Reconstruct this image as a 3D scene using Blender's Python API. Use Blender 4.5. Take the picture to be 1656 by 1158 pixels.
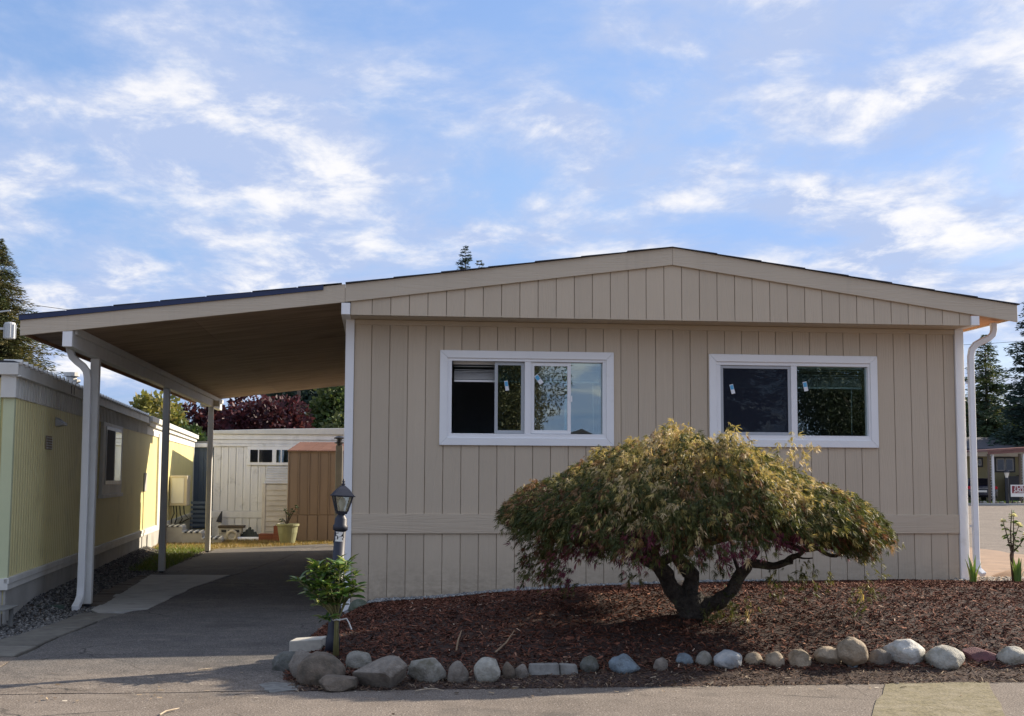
import bpy, bmesh, math, random
import numpy as np
from mathutils import Matrix, Vector, noise

for o in list(bpy.data.objects):
    bpy.data.objects.remove(o, do_unlink=True)
SC = bpy.context.scene
COL = SC.collection
PI = math.pi

# ------------------------------------------------------------------ camera
F_PX, IMG_W, IMG_H = 2062.0, 1656.0, 1158.0
CAM = np.array([0.073, -14.366, 1.505])
YAW, PITCH, ROLL = math.radians(6.02), math.radians(5.33), math.radians(0.27)
_f = np.array([math.sin(YAW)*math.cos(PITCH), math.cos(YAW)*math.cos(PITCH), math.sin(PITCH)])
_r = np.array([math.cos(YAW), -math.sin(YAW), 0.0])
_u = np.cross(_r, _f)
_r, _u = math.cos(ROLL)*_r + math.sin(ROLL)*_u, -math.sin(ROLL)*_r + math.cos(ROLL)*_u
cam_data = bpy.data.cameras.new('camera')
cam = bpy.data.objects.new('camera', cam_data)
COL.objects.link(cam)
cam.matrix_world = Matrix(((_r[0], _u[0], -_f[0], CAM[0]), (_r[1], _u[1], -_f[1], CAM[1]),
                           (_r[2], _u[2], -_f[2], CAM[2]), (0, 0, 0, 1)))
cam_data.sensor_width = 36.0
cam_data.sensor_fit = 'HORIZONTAL'
cam_data.lens = F_PX/IMG_W*36.0
cam_data.clip_end = 3000
SC.camera = cam

# ------------------------------------------------------------------ sun and sky
SUN_A, SUN_B = 1.8, 0.75            # shadow run per metre of height, towards -X and -Y
SUN_EL = math.atan2(1, math.hypot(SUN_A, SUN_B))
SUN_AZ = math.atan2(SUN_A, SUN_B)     # from +Y towards +X
sun_data = bpy.data.lights.new('sun', 'SUN')
sun_data.energy = 5.0
sun_data.angle = math.radians(0.55)
sun_data.color = (1.0, 0.87, 0.70)
sun = bpy.data.objects.new('sun', sun_data)
COL.objects.link(sun)
sun.rotation_euler = Vector((SUN_A, SUN_B, 1)).to_track_quat('Z', 'Y').to_euler()

world = bpy.data.worlds.new('World')
SC.world = world
world.use_nodes = True
wt = world.node_tree
for n in list(wt.nodes):
    wt.nodes.remove(n)
def wn(kind, **kw):
    n = wt.nodes.new(kind)
    for k, v in kw.items():
        setattr(n, k, v)
    return n
def wl(a, b):
    wt.links.new(a, b)
def wmath(op, a, b=None, c=None):
    n = wn('ShaderNodeMath', operation=op)
    for i, x in enumerate((a, b, c)):
        if x is None:
            continue
        if isinstance(x, (int, float)):
            n.inputs[i].default_value = x
        else:
            wl(x, n.inputs[i])
    return n.outputs[0]
SKY_STRENGTH = 0.1
w_out = wn('ShaderNodeOutputWorld')
w_bg = wn('ShaderNodeBackground')
w_bg.inputs['Strength'].default_value = SKY_STRENGTH
sky = wn('ShaderNodeTexSky', sky_type='NISHITA', sun_disc=False)
sky.sun_elevation = SUN_EL
sky.sun_rotation = SUN_AZ
sky.altitude = 50
sky.air_density = 1.0
sky.dust_density = 1.6
sky.ozone_density = 2.5
tc = wn('ShaderNodeTexCoord')
sep = wn('ShaderNodeSeparateXYZ')
wl(tc.outputs['Generated'], sep.inputs[0])
zz = wmath('ADD', wmath('MAXIMUM', sep.outputs['Z'], 0.0), 0.16)
comb = wn('ShaderNodeCombineXYZ')
wl(wmath('DIVIDE', sep.outputs['X'], zz), comb.inputs[0])
wl(wmath('DIVIDE', sep.outputs['Y'], zz), comb.inputs[1])
def wnoise(scale, detail, rough, off, dist=0.0, stretch=(1, 1, 1)):
    mp = wn('ShaderNodeMapping')
    mp.inputs['Location'].default_value = off
    mp.inputs['Scale'].default_value = stretch
    wl(comb.outputs[0], mp.inputs[0])
    t = wn('ShaderNodeTexNoise')
    t.inputs['Scale'].default_value = scale
    t.inputs['Detail'].default_value = detail
    t.inputs['Roughness'].default_value = rough
    t.inputs['Distortion'].default_value = dist
    wl(mp.outputs[0], t.inputs['Vector'])
    return t.outputs[0]
def wramp(v, a, b):
    m = wn('ShaderNodeMapRange', interpolation_type='SMOOTHSTEP')
    m.inputs['From Min'].default_value = a
    m.inputs['From Max'].default_value = b
    wl(v, m.inputs['Value'])
    return m.outputs[0]
bank = wnoise(0.30, 3, 0.5, (25.65, 34.11, 0))                                # where cloud is thick or thin; offset picked so unseen sky brightens the facade
veil = wramp(wnoise(0.9, 5, 0.55, (3.1, 1.7, 0), 0.3), 0.30, 0.70)            # thin high haze
puff_n = wmath('ADD', wnoise(2.3, 10, 0.60, (9.1, 4.4, 0), 0.2, (1, 0.8, 1)), wmath('MULTIPLY', wmath('SUBTRACT', bank, 0.5), 0.6))
puff = wramp(puff_n, 0.31, 0.56)
shade = wramp(wnoise(4.6, 10, 0.62, (1.3, 9.2, 0), 0.25, (1.1, 0.85, 1)), 0.42, 0.64)
core = wmath('MULTIPLY', shade, wramp(puff_n, 0.37, 0.60))
cover = wmath('MULTIPLY', puff, 0.92)
def wmix(fac, a, b):
    m = wn('ShaderNodeMix', data_type='RGBA')
    if isinstance(fac, (int, float)):
        m.inputs[0].default_value = fac
    else:
        wl(fac, m.inputs[0])
    for i, x in ((6, a), (7, b)):
        if isinstance(x, tuple):
            m.inputs[i].default_value = (*x, 1)
        else:
            wl(x, m.inputs[i])
    return m.outputs[2]
c_sky = sky.outputs[0]
c1 = wmix(wmath('ADD', wmath('MULTIPLY', veil, 0.30), 0.48), c_sky, (1.4, 2.35, 4.6))
c_cloud = wmix(core, (2.6, 3.15, 4.5), (5.4, 5.3, 5.3))
c2 = wmix(cover, c1, c_cloud)
wl(c2, w_bg.inputs['Color'])
wl(w_bg.outputs[0], w_out.inputs['Surface'])

# ------------------------------------------------------------------ exposure
SC.view_settings.view_transform = 'Standard'
SC.view_settings.look = 'None'
SC.view_settings.exposure = 0.95
SC.view_settings.gamma = 1.0
SC.view_settings.use_curve_mapping = False
SC.cycles.max_bounces = 7
SC.cycles.transparent_max_bounces = 12

# ------------------------------------------------------------------ helpers
def ray(px, py):
    return _f + _r*((px-IMG_W/2)/F_PX) - _u*((py-IMG_H/2)/F_PX)
def at(px, py, Y):
    d = ray(px, py); t = (Y-CAM[1])/d[1]
    return CAM + t*d
def on_ground(px, py, z=0.0):
    d = ray(px, py); t = (z-CAM[2])/d[2]
    return CAM + t*d
def px_per_m(P):
    return F_PX/float((np.array(P)-CAM) @ _f)

ROOTS = {}
def thing(name, label, cat, loc=(0, 0, 0), rotz=0.0, group=None):
    o = bpy.data.objects.new(name, None)
    COL.objects.link(o)
    o.empty_display_size = 0.1
    o.location = loc
    o.rotation_euler = (0, 0, rotz)
    tag(o, label, cat, group)
    ROOTS[o.name] = (Matrix.Translation(Vector(loc)) @ Matrix.Rotation(rotz, 4, 'Z')).inverted()
    return o
def tag(o, label=None, cat=None, group=None, kind=None):
    for k, v in (('label', label), ('category', cat), ('group', group), ('kind', kind)):
        if v:
            o[k] = v
    return o
def top_of(o):
    while o.parent:
        o = o.parent
    return o
def link(name, me, mat, parent=None, world_coords=True):
    if mat is not None and not me.materials:
        for m in (mat if isinstance(mat, (list, tuple)) else [mat]):
            me.materials.append(m)
    if parent is not None and world_coords:
        t = top_of(parent)
        if t.name in ROOTS:
            me.transform(ROOTS[t.name])
    o = bpy.data.objects.new(name, me)
    COL.objects.link(o)
    if parent is not None:
        o.parent = parent
    return o

class MB:
    """collects shapes that become one mesh object"""
    def __init__(s):
        s.v = []; s.f = []
    def add(s, vs, fs):
        b = len(s.v)
        s.v += [tuple(map(float, p)) for p in vs]
        s.f += [tuple(b+i for i in f) for f in fs]
        return s
    def hexa(s, p):
        return s.add(p, [(0, 3, 2, 1), (4, 5, 6, 7), (0, 1, 5, 4), (1, 2, 6, 5), (2, 3, 7, 6), (3, 0, 4, 7)])
    def box(s, x0, x1, y0, y1, z0, z1):
        return s.hexa([(x0, y0, z0), (x1, y0, z0), (x1, y1, z0), (x0, y1, z0),
                       (x0, y0, z1), (x1, y0, z1), (x1, y1, z1), (x0, y1, z1)])
    def prism(s, poly, axis, a, b):
        """poly in the plane across axis ('x': (y,z), 'y': (x,z), 'z': (x,y))"""
        def P(q, t):
            return {'x': (t, q[0], q[1]), 'y': (q[0], t, q[1]), 'z': (q[0], q[1], t)}[axis]
        n = len(poly)
        vs = [P(q, a) for q in poly] + [P(q, b) for q in poly]
        fs = [tuple(range(n)), tuple(range(2*n-1, n-1, -1))] + [(i, i+n, (i+1) % n+n, (i+1) % n) for i in range(n)]
        return s.add(vs, fs)
    def tube(s, pts, rads, n=8, cap=True):
        pts = [Vector(p) for p in pts]
        if isinstance(rads, (int, float)):
            rads = [rads]*len(pts)
        b = len(s.v)
        ref = None
        for i, p in enumerate(pts):
            d = (pts[min(i+1, len(pts)-1)] - pts[max(i-1, 0)]).normalized()
            if ref is None:
                ref = Vector((0, 0, 1)) if abs(d.z) < 0.9 else Vector((1, 0, 0))
            side = d.cross(ref).normalized()
            up = side.cross(d)
            ref = up
            for k in range(n):
                a = 2*PI*k/n
                s.v.append(tuple(p + (side*math.cos(a) + up*math.sin(a))*rads[i]))
        for i in range(len(pts)-1):
            for k in range(n):
                s.f.append((b+i*n+k, b+i*n+(k+1) % n, b+(i+1)*n+(k+1) % n, b+(i+1)*n+k))
        if cap:
            s.f.append(tuple(b+k for k in range(n-1, -1, -1)))
            s.f.append(tuple(b+(len(pts)-1)*n+k for k in range(n)))
        return s
    def rect_tube(s, pts, hw, hd, wdir=(1, 0, 0)):
        """rectangular pipe: hw half width along wdir, hd half depth across"""
        pts = [Vector(p) for p in pts]; w = Vector(wdir)
        b = len(s.v)
        for i, p in enumerate(pts):
            d = (pts[min(i+1, len(pts)-1)] - pts[max(i-1, 0)]).normalized()
            c = d.cross(w).normalized()
            ww = c.cross(d).normalized()
            for q in ((-1, -1), (1, -1), (1, 1), (-1, 1)):
                s.v.append(tuple(p + ww*hw*q[0] + c*hd*q[1]))
        for i in range(len(pts)-1):
            for k in range(4):
                s.f.append((b+i*4+k, b+i*4+(k+1) % 4, b+(i+1)*4+(k+1) % 4, b+(i+1)*4+k))
        s.f.append((b+3, b+2, b+1, b)); e = b+(len(pts)-1)*4
        s.f.append((e, e+1, e+2, e+3))
        return s
    def lathe(s, prof, c=(0, 0, 0), n=16, axis=None):
        b = len(s.v)
        for r, z in prof:
            for k in range(n):
                a = 2*PI*k/n
                s.v.append((c[0]+r*math.cos(a), c[1]+r*math.sin(a), c[2]+z))
        m = len(prof)
        for i in range(m-1):
            for k in range(n):
                s.f.append((b+i*n+k, b+i*n+(k+1) % n, b+(i+1)*n+(k+1) % n, b+(i+1)*n+k))
        s.f.append(tuple(b+k for k in range(n-1, -1, -1)))
        s.f.append(tuple(b+(m-1)*n+k for k in range(n)))
        return s
    def build(s, name, mat, parent=None, bevel=0.0, smooth=False, local=False):
        me = bpy.data.meshes.new(name)
        me.from_pydata(s.v, [], s.f)
        bm = bmesh.new(); bm.from_mesh(me)
        bmesh.ops.recalc_face_normals(bm, faces=bm.faces)
        if bevel:
            es = [e for e in bm.edges if len(e.link_faces) == 2 and e.calc_face_angle(0) > 0.5]
            bmesh.ops.bevel(bm, geom=es, offset=bevel, segments=1, profile=0.7, affect='EDGES', clamp_overlap=True)
        bm.to_mesh(me); bm.free()
        if smooth:
            me.polygons.foreach_set('use_smooth', [True]*len(me.polygons))
        return link(name, me, mat, parent, not local)

def quads(name, V, mat, parent=None, col=None, smooth=False):
    """V: (N,4,3) array of quads, col: (N,3) colours stored on attribute col"""
    V = np.asarray(V, dtype=np.float32)
    n = V.shape[0]
    me = bpy.data.meshes.new(name)
    me.vertices.add(n*4); me.loops.add(n*4); me.polygons.add(n)
    me.vertices.foreach_set('co', V.reshape(-1))
    me.loops.foreach_set('vertex_index', np.arange(n*4, dtype=np.int32))
    me.polygons.foreach_set('loop_start', np.arange(0, n*4, 4, dtype=np.int32))
    me.polygons.foreach_set('loop_total', np.full(n, 4, dtype=np.int32))
    me.update(calc_edges=True)
    if col is not None:
        a = me.color_attributes.new('col', 'FLOAT_COLOR', 'POINT')
        c = np.ones((n, 4, 4), dtype=np.float32)
        c[:, :, :3] = np.asarray(col, dtype=np.float32)[:, None, :]
        a.data.foreach_set('color', c.reshape(-1))
    return link(name, me, mat, parent)
def unit(a):
    return a/np.maximum(np.linalg.norm(a, axis=-1, keepdims=True), 1e-9)
def blades(P, D, L, W, rng, mid=0.42, curl=0.0):
    """kite shaped leaves: base P, direction D, length L, width W -> (N,4,3)"""
    n = len(P)
    D = unit(D)
    S = unit(np.cross(D, rng.normal(size=(n, 3))))
    N_ = np.cross(D, S)
    L = np.broadcast_to(np.asarray(L, float).reshape(-1, 1), (n, 1)); W = np.broadcast_to(np.asarray(W, float).reshape(-1, 1), (n, 1))
    m = P + D*L*mid + N_*L*curl
    return np.stack([P, m+S*W*0.5, P+D*L, m-S*W*0.5], axis=1)

# ------------------------------------------------------------------ materials
def nodes_of(name):
    m = bpy.data.materials.new(name); m.use_nodes = True
    t = m.node_tree
    return m, t, t.nodes['Principled BSDF'], t.nodes['Material Output']
def _val(t, sock, x):
    if isinstance(x, (int, float)):
        sock.default_value = x
    elif isinstance(x, tuple):
        sock.default_value = (*x, 1) if len(x) == 3 else x
    else:
        t.links.new(x, sock)
def mixc(t, fac, a, b, mode='MIX'):
    n = t.nodes.new('ShaderNodeMix'); n.data_type = 'RGBA'; n.blend_type = mode
    _val(t, n.inputs[0], fac); _val(t, n.inputs[6], a); _val(t, n.inputs[7], b)
    return n.outputs[2]
def mth(t, op, a, b=0.0, clamp=False):
    n = t.nodes.new('ShaderNodeMath'); n.operation = op; n.use_clamp = clamp
    _val(t, n.inputs[0], a); _val(t, n.inputs[1], b)
    return n.outputs[0]
def rng_map(t, v, a, b, lo=0.0, hi=1.0):
    n = t.nodes.new('ShaderNodeMapRange'); n.clamp = True
    _val(t, n.inputs[0], v)
    for i, x in enumerate((a, b, lo, hi)):
        n.inputs[i+1].default_value = x
    return n.outputs[0]
def coords(t, scale=(1, 1, 1), loc=(0, 0, 0), kind='pos'):
    if kind == 'pos':
        src = t.nodes.new('ShaderNodeNewGeometry').outputs['Position']
    else:
        src = t.nodes.new('ShaderNodeTexCoord').outputs['Object']
    mp = t.nodes.new('ShaderNodeMapping')
    mp.inputs['Scale'].default_value = scale
    mp.inputs['Location'].default_value = loc
    t.links.new(src, mp.inputs[0])
    return mp.outputs[0]
def noise_tex(t, vec, scale, detail=5, rough=0.55, dist=0.0):
    n = t.nodes.new('ShaderNodeTexNoise')
    n.inputs['Scale'].default_value = scale; n.inputs['Detail'].default_value = detail
    n.inputs['Roughness'].default_value = rough; n.inputs['Distortion'].default_value = dist
    t.links.new(vec, n.inputs['Vector'])
    return n.outputs[0]
def bump(t, h, strength, dist=0.01, base=None):
    n = t.nodes.new('ShaderNodeBump')
    n.inputs['Strength'].default_value = strength; n.inputs['Distance'].default_value = dist
    t.links.new(h, n.inputs['Height'])
    if base is not None:
        t.links.new(base, n.inputs['Normal'])
    return n.outputs[0]
def pbr(name, c1, c2=None, scale=6.0, rough=0.6, bmp=0.0, bscale=60.0, bdist=0.004, metal=0.0, spec=0.5,
        stretch=(1, 1, 1), rnd=0.0, lo=0.35, hi=0.65, c3=None, c3scale=1.5, c3lo=0.55, c3hi=0.75, kind='pos'):
    """paint, wood, stone...: two tones by noise, an optional third for stains, fine relief, per-object variation"""
    m, t, b, _ = nodes_of(name)
    vec = coords(t, stretch, kind=kind)
    col = c1
    if c2 is not None:
        col = mixc(t, rng_map(t, noise_tex(t, vec, scale, 6), lo, hi), c1, c2)
    if c3 is not None:
        col = mixc(t, rng_map(t, noise_tex(t, coords(t, (1, 1, 1), (5, 3, 1), kind), c3scale, 7, 0.65), c3lo, c3hi), col, c3)
    if rnd:
        oi = t.nodes.new('ShaderNodeObjectInfo')
        k = rng_map(t, oi.outputs['Random'], 0, 1, 1-rnd, 1+rnd)
        mul = t.nodes.new('ShaderNodeVectorMath'); mul.operation = 'SCALE'
        _val(t, mul.inputs[0], col) if not isinstance(col, tuple) else setattr(mul.inputs[0], 'default_value', col[:3])
        t.links.new(k, mul.inputs['Scale'])
        col = mul.outputs[0]
    _val(t, b.inputs['Base Color'], col)
    b.inputs['Roughness'].default_value = rough
    b.inputs['Metallic'].default_value = metal
    b.inputs['Specular IOR Level'].default_value = spec
    if bmp:
        t.links.new(bump(t, noise_tex(t, vec, bscale, 4), bmp, bdist), b.inputs['Normal'])
    return m
def leaf_mat(name, trans=0.3, rough=0.55, spec=0.3):
    m, t, b, out = nodes_of(name)
    a = t.nodes.new('ShaderNodeAttribute'); a.attribute_name = 'col'
    t.links.new(a.outputs['Color'], b.inputs['Base Color'])
    b.inputs['Roughness'].default_value = rough
    b.inputs['Specular IOR Level'].default_value = spec
    tr = t.nodes.new('ShaderNodeBsdfTranslucent')
    t.links.new(mixc(t, 1.0, a.outputs['Color'], (1.25, 1.2, 0.7), 'MULTIPLY'), tr.inputs['Color'])
    mx = t.nodes.new('ShaderNodeMixShader'); mx.inputs[0].default_value = trans
    t.links.new(b.outputs[0], mx.inputs[1]); t.links.new(tr.outputs[0], mx.inputs[2])
    t.links.new(mx.outputs[0], out.inputs['Surface'])
    return m
def glass_mat(name, refl=0.1, tint=(0.75, 0.85, 0.85), wav=0.02):
    m, t, b, out = nodes_of(name)
    t.nodes.remove(b)
    tr = t.nodes.new('ShaderNodeBsdfTransparent'); tr.inputs[0].default_value = (*tint, 1)
    gl = t.nodes.new('ShaderNodeBsdfGlossy'); gl.inputs['Roughness'].default_value = 0.004
    gl.inputs['Color'].default_value = (0.93, 1.0, 0.99, 1)
    fr = t.nodes.new('ShaderNodeFresnel'); fr.inputs['IOR'].default_value = 1.5
    nb = bump(t, noise_tex(t, coords(t, (1, 1, 1)), 2.2, 1), wav, 0.05)
    t.links.new(nb, gl.inputs['Normal'])
    fac = mth(t, 'ADD', mth(t, 'MULTIPLY', fr.outputs[0], 1.6), refl, True)
    mx = t.nodes.new('ShaderNodeMixShader')
    t.links.new(fac, mx.inputs[0]); t.links.new(tr.outputs[0], mx.inputs[1]); t.links.new(gl.outputs[0], mx.inputs[2])
    t.links.new(mx.outputs[0], out.inputs['Surface'])
    return m

def siding_mat(name, c1, c2, vertical=True):
    m, t, b, _ = nodes_of(name)
    st = (9, 9, 0.55) if vertical else (0.55, 9, 9)
    oi = t.nodes.new('ShaderNodeObjectInfo')
    off = t.nodes.new('ShaderNodeVectorMath'); off.operation = 'MULTIPLY_ADD'
    geo = t.nodes.new('ShaderNodeNewGeometry')
    comb_ = t.nodes.new('ShaderNodeCombineXYZ')
    for i in range(3):
        t.links.new(mth(t, 'MULTIPLY', oi.outputs['Random'], 7.0+3*i), comb_.inputs[i])
    t.links.new(geo.outputs['Position'], off.inputs[0])
    off.inputs[1].default_value = st
    t.links.new(comb_.outputs[0], off.inputs[2])
    vec = off.outputs[0]
    big = noise_tex(t, vec, 0.9, 2, 0.5, 0.6)
    rings = mth(t, 'SINE', mth(t, 'MULTIPLY', big, 70.0))
    fine = noise_tex(t, coords(t, (220, 220, 9) if vertical else (9, 220, 220)), 1.0, 3)
    soil = noise_tex(t, coords(t, (1, 1, 1.4)), 1.1, 6, 0.6)
    col = mixc(t, rng_map(t, soil, 0.35, 0.7), c1, c2)
    sepz = t.nodes.new('ShaderNodeSeparateXYZ'); t.links.new(geo.outputs['Position'], sepz.inputs[0])
    spl = mth(t, 'MULTIPLY', rng_map(t, sepz.outputs['Z'], .15, .62, .75, 0.0), rng_map(t, noise_tex(t, coords(t, (3, 3, 6)), 2.6, 8, .7), .40, .68))
    col = mixc(t, spl, col, (0.24, 0.185, 0.135))
    run = rng_map(t, noise_tex(t, coords(t, (7, 7, .35), (2, 2, 2)), 1.6, 5, .6), .56, .74, 0.0, .35)
    col = mixc(t, run, col, tuple(c*.78 for c in c1))
    k = rng_map(t, oi.outputs['Random'], 0, 1, 0.955, 1.045)
    mul = t.nodes.new('ShaderNodeVectorMath'); mul.operation = 'SCALE'
    t.links.new(col, mul.inputs[0]); t.links.new(k, mul.inputs['Scale'])
    t.links.new(mul.outputs[0], b.inputs['Base Color'])
    b.inputs['Roughness'].default_value = 0.62
    b.inputs['Specular IOR Level'].default_value = 0.35
    h = mth(t, 'ADD', mth(t, 'MULTIPLY', rings, 0.6), mth(t, 'MULTIPLY', fine, 1.3))
    t.links.new(bump(t, h, 0.38, 0.0026), b.inputs['Normal'])
    return m

def asphalt_mat(name, c_lo, c_hi, speck=(0.42, 0.38, 0.34), blend=None):
    m, t, b, _ = nodes_of(name)
    v = coords(t)
    big = noise_tex(t, v, 0.55, 6, 0.6)
    mid = noise_tex(t, v, 4.5, 5, 0.6)
    fine = noise_tex(t, v, 85, 3, 0.6)
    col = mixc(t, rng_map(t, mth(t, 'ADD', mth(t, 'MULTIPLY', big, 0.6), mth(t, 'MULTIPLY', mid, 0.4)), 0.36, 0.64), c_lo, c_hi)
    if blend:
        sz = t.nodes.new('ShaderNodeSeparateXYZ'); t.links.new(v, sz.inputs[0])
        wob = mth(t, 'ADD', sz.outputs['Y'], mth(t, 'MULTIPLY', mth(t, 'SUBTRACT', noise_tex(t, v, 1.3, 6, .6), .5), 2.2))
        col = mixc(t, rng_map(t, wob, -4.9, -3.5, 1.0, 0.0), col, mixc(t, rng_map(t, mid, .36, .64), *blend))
    dark = mixc(t, rng_map(t, fine, 0.32, 0.6), (0.28, 0.28, 0.29), (1.45, 1.42, 1.38))
    col = mixc(t, 1.0, col, dark, 'MULTIPLY')
    vo = t.nodes.new('ShaderNodeTexVoronoi'); vo.inputs['Scale'].default_value = 55
    t.links.new(v, vo.inputs['Vector'])
    sp = mth(t, 'MULTIPLY', rng_map(t, vo.outputs['Distance'], 0.16, 0.30, 1.0, 0.0),
             rng_map(t, noise_tex(t, v, 31, 2), 0.48, 0.60))
    col = mixc(t, sp, col, speck)
    crack = t.nodes.new('ShaderNodeTexVoronoi'); crack.feature = 'DISTANCE_TO_EDGE'; crack.inputs['Scale'].default_value = 0.55
    wv = t.nodes.new('ShaderNodeVectorMath'); wv.operation = 'ADD'
    t.links.new(v, wv.inputs[0])
    sc_ = t.nodes.new('ShaderNodeVectorMath'); sc_.operation = 'SCALE'; sc_.inputs['Scale'].default_value = 0.5
    nt = t.nodes.new('ShaderNodeTexNoise'); nt.inputs['Scale'].default_value = 2.0; nt.inputs['Detail'].default_value = 6
    t.links.new(v, nt.inputs['Vector']); t.links.new(nt.outputs['Color'], sc_.inputs[0]); t.links.new(sc_.outputs[0], wv.inputs[1])
    t.links.new(wv.outputs[0], crack.inputs['Vector'])
    oil = rng_map(t, noise_tex(t, coords(t, (1, 1, 1), (9, 4, 0)), 1.1, 7, .62), .58, .72, 0.0, .55)
    col = mixc(t, oil, col, (0.05, 0.048, 0.046))
    dust = rng_map(t, noise_tex(t, coords(t, (.6, 1.6, 1), (3, 8, 0)), 1.4, 8, .68), .55, .75, 0.0, .5)
    col = mixc(t, dust, col, (0.27, 0.235, 0.195))
    ck = mth(t, 'MULTIPLY', rng_map(t, crack.outputs['Distance'], 0.0, 0.010, 0.85, 0.0), rng_map(t, big, 0.46, 0.56))
    col = mixc(t, ck, col, (0.02, 0.02, 0.02))
    _val(t, b.inputs['Base Color'], col)
    b.inputs['Roughness'].default_value = 0.9
    b.inputs['Specular IOR Level'].default_value = 0.2
    t.links.new(bump(t, fine, 0.55, 0.006, bump(t, mid, 0.25, 0.03)), b.inputs['Normal'])
    return m

M = {}
M['siding'] = siding_mat('siding_paint', (0.55, 0.458, 0.342), (0.52, 0.433, 0.322))
M['band'] = siding_mat('band_paint', (0.54, 0.45, 0.336), (0.515, 0.428, 0.318), False)
M['fascia'] = siding_mat('fascia_paint', (0.56, 0.478, 0.365), (0.53, 0.452, 0.345), False)
M['recess'] = pbr('groove_backing', (0.30, 0.24, 0.175), rough=0.8)
M['white'] = pbr('white_trim_paint', (0.86, 0.86, 0.85), (0.83, 0.83, 0.82), 3, 0.45, 0.15, 90, 0.001, c3=(0.72, 0.71, 0.67), c3scale=3.5, c3lo=.58, c3hi=.75)
M['vinyl'] = pbr('white_vinyl', (0.86, 0.86, 0.86), (0.82, 0.82, 0.82), 2, 0.3)
M['screen'] = pbr('sash_grey', (0.42, 0.44, 0.46), rough=0.45)
M['shingle'] = pbr('dark_shingle', (0.035, 0.036, 0.045), (0.06, 0.06, 0.07), 30, 0.9, 0.5, 120, 0.004)
M['navy'] = pbr('navy_drip_edge', (0.008, 0.02, 0.075), (0.011, 0.027, 0.09), 4, 0.4)
M['plywood'] = pbr('plywood_ceiling', (0.40, 0.275, 0.18), (0.25, 0.165, 0.105), 3.2, 0.7, 0.2, 14, 0.003, stretch=(0.35, 2.6, 1), rnd=0.08,
                   c3=(0.20, 0.125, 0.075), c3scale=1.1)
M['soffit'] = pbr('raw_wood_soffit', (0.42, 0.21, 0.10), (0.33, 0.15, 0.07), 8, 0.6, 0.2, 30, 0.002, stretch=(4, .4, 1))
M['post'] = pbr('post_paint', (0.66, 0.655, 0.62), (0.60, 0.59, 0.55), 5, 0.5, 0.2, 80, 0.001)
M['dark'] = pbr('black_paint', (0.014, 0.016, 0.022), (0.02, 0.022, 0.03), 12, 0.38, 0.1, 60, 0.001)
M['iron'] = pbr('navy_black_metal', (0.010, 0.013, 0.026), (0.016, 0.019, 0.034), 12, 0.5, 0.15, 40, 0.001)
M['steel'] = pbr('galvanised_steel', (0.45, 0.46, 0.47), (0.36, 0.37, 0.38), 8, 0.4, metal=0.6)
M['room'] = pbr('room_paint', (0.55, 0.58, 0.66), rough=0.9)
M['carpet'] = pbr('room_carpet', (0.12, 0.11, 0.10), rough=1.0)
M['blind'] = pbr('blind_white', (0.80, 0.80, 0.78), rough=0.5)
M['glass'] = glass_mat('window_glass', 0.13)
M['glass_plain'] = glass_mat('plain_glass', 0.06, (0.9, 0.93, 0.92))
M['glass_far'] = glass_mat('far_window_glass', 0.10, (0.35, 0.42, 0.44))
M['mesh'] = None
M['asphalt'] = asphalt_mat('asphalt', (0.13, 0.111, 0.094), (0.195, 0.168, 0.143))
M['asphalt_drive'] = asphalt_mat('asphalt_drive', (0.085, 0.082, 0.08), (0.135, 0.125, 0.116), (0.3, 0.29, 0.27), ((0.13, 0.111, 0.094), (0.195, 0.168, 0.143)))  # darker than the street, with the shade over the drive put into its colour
M['concrete'] = pbr('concrete', (0.42, 0.41, 0.375), (0.31, 0.30, 0.275), 5, 0.85, 0.5, 70, 0.003, c3=(0.19, 0.185, 0.165), c3scale=2.4, stretch=(0.5, 2.2, 1))
M['paver'] = pbr('old_paver', (0.16, 0.15, 0.125), (0.11, 0.10, 0.085), 7, 0.9, 0.6, 50, 0.004, rnd=0.15)
M['paver_grey'] = pbr('weathered_grey_paver', (0.23, 0.225, 0.205), (0.14, 0.135, 0.12), 14, 0.9, 0.7, 60, 0.005, c3=(0.30, 0.29, 0.265), c3scale=6)
M['moss'] = pbr('mossy_concrete', (0.19, 0.16, 0.085), (0.11, 0.095, 0.05), 26, 0.95, 0.9, 45, 0.010, c3=(0.25, 0.215, 0.15), c3scale=6, c3lo=.42)
M['dirt'] = pbr('dirt', (0.13, 0.095, 0.07), (0.085, 0.062, 0.045), 3.5, 0.95, 0.7, 35, 0.01, c3=(0.17, 0.14, 0.09), c3scale=0.8)
M['soil'] = pbr('mulch_soil', (0.028, 0.015, 0.011), (0.045, 0.024, 0.017), 9, 0.95, 0.8, 40, 0.015)
M['lawn'] = pbr('dry_lawn_soil', (0.16, 0.12, 0.065), (0.11, 0.10, 0.045), 2.2, 0.95, 0.6, 40, 0.01)
M['tan_dirt'] = pbr('sandy_dirt', (0.30, 0.20, 0.13), (0.22, 0.15, 0.10), 2.5, 0.95, 0.6, 40, 0.01)
M['wood_old'] = pbr('weathered_planks', (0.11, 0.085, 0.06), (0.07, 0.055, 0.04), 6, 0.85, 0.5, 30, 0.004, stretch=(0.5, 5, 1), rnd=0.2)
M['yellow'] = pbr('yellow_metal_siding', (0.75, 0.67, 0.32), (0.69, 0.62, 0.30), 1.6, 0.5, 0.0, stretch=(1, 1, 0.25), c3=(0.50, 0.45, 0.22), c3scale=1.2)
M['yellow_trim'] = pbr('pale_green_trim', (0.55, 0.58, 0.36), (0.5, 0.54, 0.33), 2, 0.5)
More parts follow.
